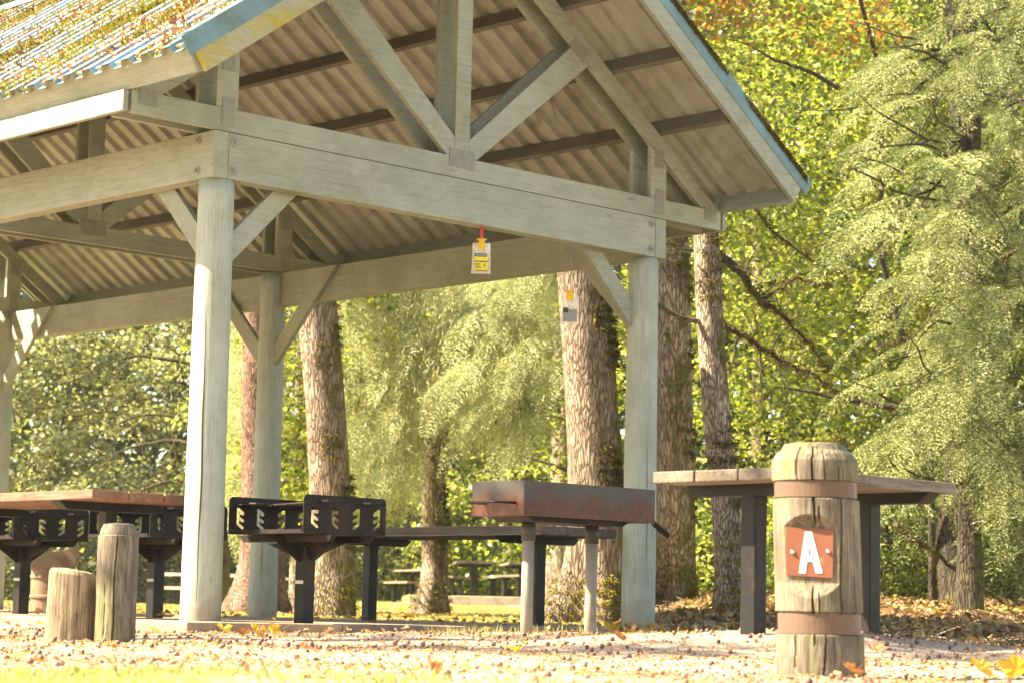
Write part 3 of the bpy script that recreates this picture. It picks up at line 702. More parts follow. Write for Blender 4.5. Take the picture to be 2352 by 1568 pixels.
# ---------------------------------------------------------------- box grill on two pipes
bx = empty('box_grill', (.452, -2.374, 0)); tag(bx, 'long rusty open box grill on two grey pipe legs', 'grill')
LX, LY, ZT, BH = 1.07, .42, .824, .193
w_ = .006
MB().box(0, LX, 0, w_, ZT-BH, ZT).box(0, LX, LY-w_, LY, ZT-BH, ZT).box(0, w_, w_, LY-w_, ZT-BH, ZT).box(LX-w_, LX, w_, LY-w_, ZT-BH, ZT).box(w_, LX-w_, w_, LY-w_, ZT-BH, ZT-BH+.006).obj('fire_box', M['rust_box'], bx, .0015).location = (0, 0, 0)
bpy.data.objects['fire_box'].location = (0, 0, 0)
for me_ in [bpy.data.objects['fire_box'].data]:
    for v_ in me_.vertices: v_.co.z -= ZT-BH
bpy.data.objects['fire_box'].location.z = ZT-BH
MB().prism([(.10, .06, ZT-BH-.002), (.92, .06, ZT-BH-.002), (.86, .06, ZT-BH-.028), (.14, .06, ZT-BH-.028)][::-1], (0, .3, 0)).obj('under_frame', M['grill'], bx)
for x, y in ((.235, .2), (.72, .17)):
    lg = MB().tube([(x, y, -.25), (x, y, ZT-BH-.1)], .0345, 20).obj('leg', M['pipe'], bx, smooth=True)
    MB().tube([(x, y, ZT-BH-.13), (x, y, ZT-BH-.02)], .040, 20).obj('collar', M['rust_box'], lg, smooth=True)
MB().tube([(.02, .30, .70), (-.09, .33, .70), (-.11, .33, .70), (-.11, .13, .70), (-.105, .1, .70), (0.02, .06, .70)], .0075, 8).obj('grate_handle', M['black_steel'], bx, smooth=True)
sp = MB(); o_ = Vector((LX+.01, .05, .655)); pts = []
for k in range(150):
    a = k*.75; t = k/150; pts.append(o_+Vector((.03+.13*t, .0, -.02-.07*t))+Vector((0, math.cos(a), math.sin(a)*.9))*.017)
sp.tube(pts, .0026, 5); sp.tube([o_+Vector((-.012, 0, .012)), o_+Vector((.04, 0, -.02)), o_+Vector((.165, 0, -.092))], .005, 6); sp.obj('spring_handle', M['grill'], bx)

# ---------------------------------------------------------------- bollards
def bollard(name, base, R0, R1, H, prof, mat, top='dome', notch=None, cracks=(), lean=(0, 0), nn=120, mm=150, sd=0., rough=.004):
    """prof(z)-> radius factor ; notch=(angle, plane, z1, z2, slope)"""
    vs = []; zs = np.linspace(-.12, H, mm)
    top_n = 14
    for z in zs:
        t = z/H
        for k in range(nn):
            a = 2*PI*k/nn
            r = (R0+(R1-R0)*t)*prof(z)
            r += rough*(noise.noise(Vector((math.cos(a)*2.2, math.sin(a)*2.2, z*1.5+sd)))+.22*noise.noise(Vector((math.cos(a)*9, math.sin(a)*9, z*1.6+sd))))
            for (ca, cw, cd_, z0, z1, wob) in cracks:
                if z0 < z < z1:
                    aa = ca+wob*(z-z0)+.03*math.sin(z*17); dA = (a-aa+PI) % (2*PI)-PI
                    ww = cw*math.sin(PI*(z-z0)/(z1-z0))**.5
                    if abs(dA) < ww*2: r -= cd_*max(0, 1-abs(dA)/ww)**.5
            x, y = r*math.cos(a), r*math.sin(a)
            if notch:
                na, pl, z1, z2, sl = notch; nx, ny = math.cos(na), math.sin(na); q = x*nx+y*ny
                lim = pl+max(0, (z-z2)*sl[1], (z1-z)*sl[0])
                if q > lim and q > 0: x -= nx*(q-lim); y -= ny*(q-lim)
            vs.append((x+lean[0]*z, y+lean[1]*z, z+(0 if top == 'dome' else 0)))
    fs = [(i*nn+k, i*nn+(k+1) % nn, (i+1)*nn+(k+1) % nn, (i+1)*nn+k) for i in range(mm-1) for k in range(nn)]
    # top cap rings
    base_i = (mm-1)*nn; rim = vs[base_i:base_i+nn]; cx = lean[0]*H; cy = lean[1]*H
    prev = base_i
    for j in range(1, top_n):
        f = 1-j/top_n; st = len(vs)
        for k in range(nn):
            x, y, z = rim[k]; zz = z+(.008*(1-f*f))+.003*noise.noise(Vector((x*40*f, y*40*f, sd)))
            vs.append((cx+(x-cx)*f, cy+(y-cy)*f, zz))
        fs += [(prev+k, prev+(k+1) % nn, st+(k+1) % nn, st+k) for k in range(nn)]; prev = st
    fs.append(tuple(range(prev, prev+nn)))
    return vs, fs
# A bollard
bz = hzf(-2.439, -6.715)-.0
pb = at(1885, 1535, 7.3); RB = .1385; HBL = .722
dcam = math.atan2(C0[1]-pb.y, C0[0]-pb.x)
def prA(z):
    f = 1.
    if z > HBL-.022: f = .70+.09*(HBL-z)/.022*1.0
    elif z > HBL-.055: f = .79+(1-.79)*((HBL-.022-z)/.033)**.6
    if .108 < z < .180: f = .928
    if .545 < z < .602: f = .925
    return f
bo = empty('bollard', (pb.x, pb.y, pb.z)); tag(bo, 'thick weathered wooden bollard with copper bands and an orange plate lettered A', 'bollard', 'wooden bollards')
NA = dcam-RAD(10); PLN = .1065
lean = np.array(RH)*(-.036)
vs, fs = bollard('b', pb, RB+.003, RB-.001, HBL, prA, None, notch=(NA, PLN, .272, .453, (.72, .84)),
    cracks=((dcam-.16, .026, .03, .05, .735, .22), (dcam+.02, .018, .02, .10, .55, .05), (dcam-.42, .018, .012, .58, .72, .1), (dcam+.55, .02, .015, .1, .715, .15), (dcam-.62, .015, .012, .0, .12, 0), (dcam+.05, .02, .02, -.1, .12, .3), (dcam+.25, .012, .01, .5, .72, 0), (dcam+1.0, .015, .012, .0, .6, 0)), lean=lean, nn=240, mm=220, sd=3.)
mb = MB(); mb.add(vs, fs); mb.obj('body', M['post_old'], bo, smooth=False)
def lring(mb, z0, z1, r, th, n=48):
    vs = []
    for z, rr in ((z0, r), (z0, r+th), (z1, r+th), (z1, r)):
        vs += [(rr*math.cos(2*PI*k/n)+lean[0]*z, rr*math.sin(2*PI*k/n)+lean[1]*z, z) for k in range(n)]
    mb.add(vs, [(i*n+k, i*n+(k+1) % n, ((i+1) % 4)*n+(k+1) % n, ((i+1) % 4)*n+k) for i in range(4) for k in range(n)])
mb = MB(); lring(mb, .112, .176, RB*.928+.001, .004); mb.obj('metal_band', M['band'], bo, smooth=False)
mb = MB(); lring(mb, .548, .599, RB*.925+.001, .004); mb.obj('metal_band', M['band'], bo)
# sign plate
nx, ny = math.cos(NA), math.sin(NA); ux = Vector((-ny, nx, 0)); un = Vector((nx, ny, 0)); uz = Vector((lean[0], lean[1], 1)).normalized()
zc_ = .370; pc = Vector((lean[0]*zc_, lean[1]*zc_, zc_))+un*(PLN+.0045)-ux*.004
roll = RAD(-2.5)
sx = (ux*math.cos(roll)+uz*math.sin(roll)).normalized(); sz = (uz*math.cos(roll)-ux*math.sin(roll)).normalized()
sp_ = MB().frame(pc, sx*.0755, un*.0015, sz*.0775).obj('sign_plate', M['sign'], bo, .001)
def P2(x, y): # region pixels of the plate to plate coords
    return pc+un*.0024+sx*((x-860)/322*.151)+sz*((675-y)/322*.155)
lt = MB()
for q in ([(826, 538), (868, 538), (833, 815), (787, 815)], [(832, 538), (872, 538), (950, 806), (904, 808)], [(840, 690), (885, 690), (893, 735), (838, 735)]):
    lt.prism([P2(*c) for c in q][::-1], un*(.0008+.0002*len(lt.v)/8))
lt.obj('letter', M['white'], sp_)
for q in ((742, 678), (985, 661)):
    c = P2(*q); MB().tube([c-un*.002, c+un*.002, c+un*.006], [.0075, .0075, .004], 12).obj('screw', M['screw'], sp_)
# twin bollards at left
pt = at(262, 1472, 10.3); dc2 = math.atan2(C0[1]-pt.y, C0[0]-pt.x)
H2 = .53
def prT(z):
    if z > H2-.02: return .86-.10*(z-H2+.02)/.02
    if z > H2-.045: return .925-.065*(z-H2+.045)/.025
    if z > H2-.052: return .925
    return 1.
b2 = empty('bollard', pt); tag(b2, 'taller narrow wooden bollard with a cracked face beside the stump, left side', 'bollard', 'wooden bollards')
vs, fs = bollard('b', pt, .093, .090, H2, prT, None, cracks=((dc2-.12, .035, .02, -.1, H2-.0, .08), (dc2+.5, .02, .01, .2, H2, 0), (dc2-.6, .015, .006, 0, .3, 0)), nn=160, mm=110, sd=9.)
MB().add(vs, fs).obj('body', M['post_old'], b2)
pt = at(159, 1474, 10.35)
b3 = empty('bollard', pt); tag(b3, 'short fat wooden stump bollard with a slanted top, at the left', 'bollard', 'wooden bollards')
vs, fs = bollard('b', pt, .112, .108, .325, lambda z: 1. if z < .31 else 1-.10*(z-.31)/.015, None, nn=140, mm=80, sd=21., rough=.010)
vs = [(x, y, z+(max(0, z-.2)/.125)*(-(x*RH[0]+y*RH[1])*.13)) for x, y, z in vs]
MB().add(vs, fs).obj('body', M['post_pale'], b3)

# ---------------------------------------------------------------- ash can behind
pa = at(113, 1413, 22); ac = empty('trash_can', (pa.x, pa.y, hzf(pa.x, pa.y)), math.atan2(RH[1], RH[0])); ac.location.z = -.05
tag(ac, 'brown ringed metal trash can with its flap lid raised, behind the left table', 'trash can')
mb = MB(); pts = []; rs = []
for z, r in ((0, .19), (.17, .19), (.18, .205), (.20, .205), (.21, .19), (.36, .19), (.37, .205), (.39, .205), (.40, .19), (.46, .19)): pts.append((0, 0, z)); rs.append(r)
mb.tube(pts, rs, 32); mb.obj('body', M['ash'], ac)
mb = MB(); mb.prism([(-.2, -.19, .46), (.2, -.19, .46), (.2, -.19, .50), (.02, -.19, .60), (-.2, -.19, .52)], (0, .38, 0)); mb.obj('hood', M['ash'], ac, .008)
mb = MB(); mb.prism([(.0, -.2, .61), (.30, -.2, .68), (.26, -.2, .47), (.16, -.2, .49)], (0, .012, 0)); mb.obj('lid', M['ash'], ac, .004)

# ---------------------------------------------------------------- far tables, benches and timber edging
def far_at(px, d, z=None):
    r = ray(px, 1400); p = C0+r*d; return Vector((p[0], p[1], hzf(p[0], p[1]) if z is None else z))
VA = math.atan2(VH[1], VH[0])-PI/2
def ftable(px, d, z, rz, L_, W_, wood, label, H=.76, legs=None, cat='table', name='picnic_table', grp='tables on the far lawn', thick=.05):
    p = far_at(px, d, z); return table(name, p, VA+rz, L_, W_, legs or (.45, L_-.45), H, wood, label, group=grp, thick=thick, chan=W_*.42, cat=cat, nb=3 if W_ > .5 else 1, depth=.6)
ZTt = .42
ftable(1045, 50, ZTt, .06, 2.2, .92, M['wood_dark'], 'dark high table in the middle of the far terrace right of the centre trunk')
ftable(1166, 50.5, ZTt, .10, 2.2, .92, M['wood_grey'], 'weathered table on the far terrace behind the first pipe leg')
ftable(966, 54, .29, .35, 2.4, .8, M['wood_far'], 'reddish table half hidden behind the moss footed centre trunk')
def fbench(px, d, z, rz, wood, label, L_=1.9): return ftable(px, d, z, rz, L_, .3, wood, label, H=.45, cat='bench', name='bench', grp='benches on the far lawn')
fbench(932, 53, .29, .35, M['wood_far'], 'reddish bench left of the centre trunk')
fbench(1152, 49, ZTt, .25, M['wood_sunlit'], 'pale bench between the dark table and the weathered table')
fbench(1190, 47.5, ZTt, .3, M['wood_dark'], 'small dark bench in front of the weathered far table')
fbench(1250, 50, ZTt, -.2, M['wood_far'], 'reddish bench left of the large mossy trunk')
fbench(1010, 52, ZTt, -.25, M['wood_far'], 'brown bench seen just right of the centre trunk base', 1.6)
def wtable(px0, px1, d, label, label2):
    w = (px1-px0)*d/FPX; p = far_at(px0, d, .03)
    t = table('picnic_table', p, VA-PI/2, w, .8, (.35, w-.35), .76, M['wood_sunlit'], label, group='tables on the far lawn', thick=.07, chan=.33, depth=.4)
    p = far_at(px0+6, d-.9, .03)
    table('bench', p, VA-PI/2, w-.1, .3, (.35, w-.35), .45, M['wood_sunlit'], label2, group='benches on the far lawn', thick=.07, chan=.12, nb=1, cat='bench', depth=.4)
wtable(372, 556, 52, 'pale sunlit table far behind the near shelter post', 'white sunlit bench in front of the pale table behind the near post')
wtable(596, 700, 56, 'sunlit table beyond the blue grey shelter post', 'sunlit bench beyond the blue grey shelter post')
def timber(px0, px1, d0, d1, z0, z1, label, wood='wood_grey', th=.2):
    a = far_at(px0, d0, (z0+z1)/2); b_ = far_at(px1, d1, (z0+z1)/2)
    o = board('timber_edging', a, b_, th, z1-z0, M[wood], bevel=.015); tag(o, label, 'edging', 'timber edging of the far terrace')
timber(948, 1207, 46.5, 46, .10, .385, 'long low timber wall under the dark far table, behind the centre trunk', 'wood_old')
timber(1212, 1300, 46.4, 45.2, .10, .41, 'timber wall section left of the large mossy trunk', 'wood_old')
timber(1200, 1212, 45.8, 45.8, .10, .43, 'upright timber end block between the two wall sections', 'wood_old')
timber(899, 985, 44.5, 44.2, .10, .215, 'low dark timber step left of the centre trunk')
timber(1170, 1262, 44.2, 43.6, .08, .22, 'low timber step right of the centre trunk')
# terrace fill
def terrace():
    mb = MB(); v = [far_at(940, 46.6), far_at(1305, 46.2), far_at(1420, 75), far_at(900, 75)]
    for q in v: q.z = .40
    mb.prism(v, (0, 0, -.6)); o = mb.obj('terrace', M['ground']); tag(o, kind='structure')
terrace()

# ---------------------------------------------------------------- trees
def trunk_mesh(path, rad, flare=.5, flare_h=.7, n=40, seg=.12, sd=0., rough=.03, lobes=5):
    """path: list of Vectors, first at the ground"""
    P = [Vector(p) for p in path]; cum = [0]
    for a, b_ in zip(P[:-1], P[1:]): cum.append(cum[-1]+(b_-a).length)
    tot = cum[-1]; m_ = max(8, int(tot/seg)); vs = []
    for i in range(m_+1):
        s_ = tot*i/m_; j = max(k for k in range(len(cum)) if cum[k] <= s_+1e-9); j = min(j, len(P)-2)
        f = (s_-cum[j])/(cum[j+1]-cum[j]); c = P[j].lerp(P[j+1], f); t = s_/tot
        r = rad[0]+(rad[1]-rad[0])*t; fl = flare*math.exp(-s_/flare_h*2.2)
        for k in range(n):
            a = 2*PI*k/n
            lob = 1+fl*(.75+.55*math.sin(a*lobes+sd)+.3*math.sin(a*3+sd*2))
            rr = r*lob*(1+rough*(2*noise.noise(Vector((math.cos(a)*1.3, math.sin(a)*1.3, s_*.8+sd)))+noise.noise(Vector((math.cos(a)*4, math.sin(a)*4, s_*2+sd)))))
            vs.append((c.x+rr*math.cos(a), c.y+rr*math.sin(a), c.z+(-.1 if i == 0 else 0)))
    fs = [(i*n+k, i*n+(k+1) % n, (i+1)*n+(k+1) % n, (i+1)*n+k) for i in range(m_) for k in range(n)]
    return vs, fs
def limb(mb, p, d, ln, r, sag=.0, n=7, wob=.12, steps=9):
    p = Vector(p); d = Vector(d).normalized(); pts = [p.copy()]; rs = [r]
    for k in range(steps):
        d = (d+Vector((random.gauss(0, wob), random.gauss(0, wob), random.gauss(0, wob)-sag))).normalized()
        p = p+d*ln/steps; pts.append(p.copy()); rs.append(r*(1-(k+1)/steps)**.8+.003)
    mb.tube(pts, rs, n, False); return pts
def sprays(centers, per, rad, lsz, flat=.35, up=(0, 0, 1), droop=.2):
    """flattened leaf sprays"""
    c = np.asarray(centers); n = len(c); k = np.repeat(np.arange(n), per); m_ = len(k)
    upn = unit(np.array(up)+rng.normal(0, .4, (n, 3)))[k]
    th = rng.uniform(0, 2*PI, m_); rr = rad*np.sqrt(rng.uniform(0, 1, m_))
    e1 = unit(np.cross(upn, rng.normal(0, 1, (n, 3))[k])); e2 = np.cross(upn, e1)
    out = e1*np.cos(th)[:, None]+e2*np.sin(th)[:, None]
    P = c[k]+out*rr[:, None]+upn*rng.normal(0, rad*flat*.4, m_)[:, None]; P[:, 2] -= droop*rr
    Nn = unit(upn+rng.normal(0, .45, (m_, 3))); A = unit(out+rng.normal(0, .6, (m_, 3))-np.array([0, 0, droop]))
    s_ = rng.uniform(.65, 1.25, m_)*lsz
    return leafv(P, Nn, A, s_, s_*.85, .12)
def in_frustum_box(n, px0, px1, z0, z1, d0, d1):
    d = rng.uniform(d0, d1, n); px = rng.uniform(px0, px1, n)
    l = (px-1176)/FPX*d; x, y = xy(l, d); return np.column_stack([x, y, rng.uniform(z0, z1, n)])
def clump_points(cx, cy, r, z0, z1, n, nbig=26, rb=.9):
    """spray centres gathered on big clumps inside a crown, leaving gaps between"""
    th = rng.uniform(0, 2*PI, nbig); rr = r*np.sqrt(rng.uniform(.05, 1, nbig)); zz = rng.uniform(z0, z1, nbig)
    B = np.column_stack([cx+rr*np.cos(th), cy+rr*np.sin(th), zz]); k = rng.integers(0, nbig, n)
    return B[k]+rng.normal(0, 1, (n, 3))*np.array([rb, rb, rb*.6])*.6
def gp(px, d):
    x, y = xy((px-1176)/FPX*d, d); return Vector((x, y, hzf(x, y)))
def tree(label, cat, path, rad, bark, crown=None, limbs=(), name='maple_tree', grp=None, tufts=0, flare=.5, n=40, sd=None, fh=.7, side=0):
    sd = random.random()*30 if sd is None else sd
    base = Vector(path[0]); t = empty(name, base); tag(t, label, cat, grp)
    loc = [Vector(p)-base for p in path]
    vs, fs = trunk_mesh(loc, rad, flare, fh, n, sd=sd); MB().add(vs, fs).obj('trunk', M[bark], t, smooth=True)
    if limbs:
        bm_ = M['bark_dark'] if bark != 'bark_pale' else M['bark_moss']; mb = MB()
        for (p, d, ln, r, sag) in limbs:
            if len(limbs) <= 14: mb = MB()
            limb(mb, Vector(p)-base, d, ln, r, sag)
            if len(limbs) <= 14: mb.obj('branch', bm_, t, smooth=True)
        if len(limbs) > 14: mb.obj('twigs', bm_, t, smooth=True)['kind'] = 'stuff'
    if crown is not None:
        for V, mt in crown: quads('crown', V-np.array(base), M[mt], t)
    if tufts:
        # moss tufts on the bark, gathered in patches
        A = np.array(vs); q = len(A); Ax = A-np.array([0, 0, 0])
        cand = A[rng.integers(0, q, 900)]; cl_ = np.interp(cand[:, 2], [p.z for p in loc], [p.x*RH[0]+p.y*RH[1] for p in loc]); cf_ = np.interp(cand[:, 2], [p.z for p in loc], [p.x*VH[0]+p.y*VH[1] for p in loc])
        okc = ((cand[:, 0]*RH[0]+cand[:, 1]*RH[1]-cl_) > .25*rad[0]) & ((cand[:, 0]*VH[0]+cand[:, 1]*VH[1]-cf_) < .35*rad[0]) & (cand[:, 2] < 6.5)
        cen = cand[okc][:20]
        pick = []
        idx = rng.integers(0, q, tufts*14)
        P = A[idx]+rng.normal(0, .02, (len(idx), 3)); dmin = np.min(np.linalg.norm((P[:, None]-cen[None])*np.array([1, 1, .6]), axis=2), axis=1)
        keep = (dmin < .13) | (P[:, 2] < .35+.3*rng.uniform(0, 1, len(P)))
        lat = P[:, 0]*RH[0]+P[:, 1]*RH[1]
        keep &= (dmin < .13) | (rng.uniform(0, 1, len(P)) < .5)
        P = P[keep][:tufts*2]; m_ = len(P)
        Rn = P.copy(); Rn[:, 2] = 0; Rn = unit(Rn)
        V = leafv(P-Rn*.0, rng.normal(0, 1, (m_, 3)), Rn+rng.normal(0, .5, (m_, 3))-np.array([0, 0, .5]), rng.uniform(.03, .09, m_), rng.uniform(.008, .02, m_))
        lo_ = P[:, 2] < .75
        if (~lo_).any(): quads('moss', V[~lo_], M['lf_tuft'], t)['kind'] = 'stuff'
        if lo_.any(): quads('moss', V[lo_], M['rmoss'], t)['kind'] = 'stuff'
    return t
def p3(px, py, d): return at(px, py, d)

LG = 'tall trunks behind the shelter'
hi = lambda px, d, z: Vector((*xy((px-1176)/FPX*d, d), z))
def hcrown(px, d, z0, z1, r, n=420, per=26, mt='lf_maple', ls=.10):
    x, y = xy((px-1176)/FPX*d, d); c = clump_points(x, y, r, z0, z1, n, 22, .8); return [(sprays(c, per, .5, ls), mt)]
# T1: maple between the middle post and the grill
tree('stout ridged maple trunk just right of the middle shelter post, mossy on its right edge', 'tree', [gp(768, 27), at(765, 1300, 27), at(757, 1100, 27), at(742, 860, 27), at(728, 700, 27), at(715, 500, 27), hi(700, 27, 10)], (.25, .21), 'bark_maple', hcrown(720, 27, 10, 13, 2.0, 160), name='maple_tree', tufts=2500, flare=.25, grp=LG, fh=1.0,
     limbs=[(hi(703, 27, 8.), (.5, .2, .8), 3, .07, 0)])
tree('reddish brown trunk half hidden behind the middle shelter post', 'tree', [gp(606, 31), at(600, 1300, 31), at(598, 1100, 31), at(597, 700, 31), hi(596, 31.5, 9)], (.27, .2), 'bark_red', hcrown(590, 31, 9.5, 12, 2., 120, mt='lf_olive'), name='cedar_tree', flare=.75, grp=LG, fh=1.0)
tree('brown trunk with mossy flared foot standing in the middle lawn', 'tree', [gp(1004, 36), at(1000, 1300, 36), at(996, 1150, 36), at(992, 950, 36), hi(990, 36, 9)], (.205, .16), 'bark_maple', hcrown(990, 36, 10, 13, 2., 120, mt='lf_spruce'), name='maple_tree', flare=.75, tufts=2500, grp=LG, fh=.7)
tree('largest pale trunk with dark moss patches left of the right shelter post', 'tree', [gp(1368, 25), at(1370, 1300, 25), at(1366, 1050, 25), at(1355, 850, 25), at(1340, 640, 25), at(1325, 480, 25), hi(1310, 25, 10)], (.305, .255), 'bark_maple', hcrown(1330, 25, 10, 13, 2.0, 120), name='maple_tree', flare=.78, tufts=7000, grp=LG, fh=1.1,
     limbs=[(hi(1313, 25, 8.5), (.7, -.2, .8), 3, .08, 0)])
tree('straight ridged trunk immediately right of the right shelter post', 'tree', [gp(1556, 25.5), at(1552, 1200, 25), at(1548, 900, 25), at(1545, 600, 25), at(1530, 350, 25), hi(1440, 25, 10)], (.215, .16), 'bark_moss', hcrown(1540, 25, 10, 13, 2.0, 100), name='maple_tree', flare=.6, tufts=1800, grp=LG, fh=.8)
tree('slender leaning smooth trunk with moss patches right of the ridged trunk', 'tree', [gp(1684, 19), at(1678, 1300, 19), at(1664, 1130, 19), at(1648, 980, 19), at(1632, 760, 19), at(1622, 545, 19), at(1600, 400, 19), at(1500, 100, 19)], (.125, .10), 'bark_pale', None, name='maple_tree', flare=.15, tufts=1500, grp=LG,
     limbs=[(at(1636, 740, 19), (-.6, .2, .0), 1.0, .025, -.02)])
tree('thin grey trunk seen left of the reddish trunk', 'tree', [gp(522, 40), hi(526, 40, 2.5), hi(520, 40, 9)], (.16, .12), 'bark_dark', name='fir_tree', flare=.2, grp=LG, n=16)
tree('pale mottled trunk behind the far weathered table', 'tree', [gp(1132, 60), hi(1130, 60, 3), hi(1128, 60, 9)], (.2, .15), 'bark_pale', name='alder_tree', flare=.2, grp=LG, n=16)
tree('pale thin trunk behind the stout ridged maple trunk, left edge', 'tree', [gp(695, 34), hi(692, 34, 2.5), hi(690, 34, 8)], (.10, .08), 'bark_pale', name='alder_tree', flare=.2, grp=LG, n=16)
tree('brown trunk far behind, left of the largest pale trunk', 'tree', [gp(1295, 44), hi(1300, 44, 3), hi(1300, 44, 9)], (.26, .2), 'bark_maple', name='maple_tree', flare=.5, grp=LG, n=20)
tree('brown leaning trunk glimpsed through the spruce boughs at the right', 'tree', [gp(2205, 27), at(2180, 1250, 27), at(2230, 800, 27), at(2215, 400, 27), hi(2200, 27, 8)], (.17, .13), 'bark_dark', name='maple_tree', flare=.2, grp=LG, n=20,
     limbs=[(at(2330, 980, 24), (-.5, .3, .2), 1.5, .05, 0)])
tree('pale trunk glimpsed right of the roof corner', 'tree', [gp(1750, 34), at(1748, 800, 34), at(1742, 500, 34), hi(1740, 34, 8)], (.14, .1), 'bark_pale', name='alder_tree', flare=.2, grp=LG, n=16)

# leafy trees behind, each with its own crown
def leafy(label, px, d, z0, z1, halfw, ncl, per, ls, mt, bark='bark_dark', cat='tree', name='maple_tree', grp='leafy trees of the wood', depth=3.0, srad=.42, lb=4, tr=.045, flat=.35, ht=None, bpx=None):
    base = gp(bpx or px, d+2.2); n = ncl; b0_ = gp(px, d)
    nb = max(10, ncl//14); x0, y0 = b0_.x, b0_.y
    lat = rng.uniform(-halfw, halfw, nb); dep = rng.uniform(-depth/2, depth/2, nb); z = rng.uniform(z0, z1, nb)
    k = rng.integers(0, nb, n)
    la = lat[k]+rng.normal(0, .45, n); de = dep[k]+rng.normal(0, .35, n); zz = z[k]+rng.normal(0, .22, n)
    zz = np.maximum(zz, base.z+.15)
    c = np.column_stack([x0+RH[0]*la+VH[0]*de, y0+RH[1]*la+VH[1]*de, zz])
    V = sprays(c, per, srad, ls, flat)
    limbs = []
    top = base+Vector((0, 0, ht or min(z1, 7.5)))
    if bpx: top = Vector((b0_.x, b0_.y, base.z+ht))
    for q in range(lb):
        f = random.uniform(.15, .75); p = base.lerp(top, f); s_ = random.choice((-1, 1)); dr = Vector((RH[0]*s_, RH[1]*s_, random.uniform(.1, .9)))
        limbs.append((p, dr, random.uniform(1.5, max(1.6, halfw*1.3)), random.uniform(.02, .05), random.uniform(-.01, .03)))
    bend = Vector((RH[0], RH[1], 0))*random.uniform(-.6, .6)
    return tree(label, cat, [base, base.lerp(top, .25)+bend*.6, base.lerp(top, .5)+bend*.2, base.lerp(top, .75)+bend*.9, top+bend*.5], (tr, tr*.5), bark, [(V, mt)], limbs, name=name, grp=grp, flare=.3, n=14)
LT = [
 ('olive leaved tree at the far left edge of the wood', -260, 60, .8, 8.2, 2.2, 400, 24, .15, 'lf_olive'),
 ('olive glossy leaved tree seen left of the near post through the shelter', 120, 56, .6, 7.8, 3.0, 620, 24, .14, 'lf_olive'),
 ('olive glossy tree just left of the near post, widest of the left group', 340, 59, .6, 7.8, 2.8, 560, 24, .14, 'lf_olive'),
 ('bright green bush tree between the near post and the middle post', 520, 60, .6, 7.8, 2.2, 420, 24, .15, 'lf_olive'),
 ('bright maple sprays between the middle post and the stout trunk', 690, 33, 1.2, 7, 1.0, 260, 24, .10, 'lf_maple'),
 ('bright green maple behind the box grill', 1180, 57, .8, 8.5, 2.6, 900, 24, .14, 'lf_maple'),
 ('leafy maple far behind the hanging moss tree', 900, 62, .7, 8, 2.6, 800, 24, .14, 'lf_dark'),
 ('vine maple sprays filling the gap between the right post and the ridged trunk', 1480, 36, .7, 9, 1.7, 620, 24, .10, 'lf_maple'),
 ('yellow green vine maple behind the slender leaning trunk', 1690, 29, .7, 8.5, 1.5, 700, 24, .085, 'lf_maple'),
 ('yellow green vine maple below the roof corner at the right', 1870, 31, .7, 9.5, 1.7, 800, 24, .085, 'lf_maple'),
 ('vine maple with dark stems behind the spruce boughs', 2080, 33, .6, 10, 1.9, 850, 24, .09, 'lf_maple'),
 ('green maple at the right edge behind the spruce', 2330, 32, .6, 10.5, 1.9, 850, 24, .09, 'lf_dark'),
 ('maple beyond the right edge of the view', 2560, 31, .6, 10, 1.6, 500, 24, .09, 'lf_dark'),
]
for a in LT: leafy(*a)
leafy('maple with orange turning leaves at the top beside the roof edge', 1850, 25, 6.5, 8.4, .9, 85, 20, .085, 'lf_orange', grp='leafy trees of the wood', depth=1.6, ht=8, tr=.045, bpx=2150)
# broken dark mossy limbs crossing at the right
def limbset():
    t = empty('fallen_branch', at(1930, 885, 24)); b0 = t.location.copy(); tag(t, 'long dark mossy dead limbs slanting down right of the slender trunk', 'branch')
    mb = MB(); MS = []
    for pts, r in (([(1640, 575), (1700, 625), (1745, 690), (1800, 730), (1860, 790), (1905, 850)], .05), ([(1655, 745), (1740, 790), (1800, 830), (1870, 860), (1925, 900)], .032),
                   ([(1745, 690), (1830, 640), (1900, 655)], .015), ([(1700, 420), (1760, 520), (1870, 600), (1960, 640)], .022), ([(1800, 1130), (1870, 1050), (1930, 1000)], .02), ([(2050, 1200), (2180, 1290), (2352, 1420)], .035), ([(2350, 560), (2230, 640), (2120, 760), (2020, 800)], .022), ([(2380, 300), (2270, 420), (2200, 560)], .03)):
        dd_ = 24.; P = [at(x, y, dd_+.15*i)-b0 for i, (x, y) in enumerate(pts)]
        Q = []
        for a_, b_ in zip(P[:-1], P[1:]):
            for q in range(6): Q.append(a_.lerp(b_, q/6)+Vector((random.gauss(0, .012), random.gauss(0, .012), random.gauss(0, .014))))
        Q.append(P[-1]); m_ = len(Q); R_ = [.002+r*(1-.98*i/m_)*random.uniform(.85, 1.15) for i in range(m_)]; mb.tube(Q, R_, 8)
        for q in range(1, m_, 2): limb(mb, Q[q], (random.gauss(0, 1), random.gauss(0, 1), random.gauss(.1, .8)), random.uniform(.15, .75), R_[q]*.35, .02, 5, .25, 6)
        A_ = np.array([list(v) for v in Q]); k_ = rng.integers(0, m_, m_*45); rr = np.array(R_)[k_]
        Tn = unit(rng.normal(0, 1, (len(k_), 3))); MS.append(leafv(A_[k_]+Tn*rr[:, None]*.8+rng.normal(0, .02, (len(k_), 3)), rng.normal(0, 1, (len(k_), 3)), Tn+np.array([0, 0, -.6]), rng.uniform(.02, .07, len(k_)), rng.uniform(.006, .014, len(k_))))
    mb.obj('limb', M['bark_dark'], t, smooth=True); quads('moss', np.concatenate(MS), M['lf_tuft'], t)
limbset()

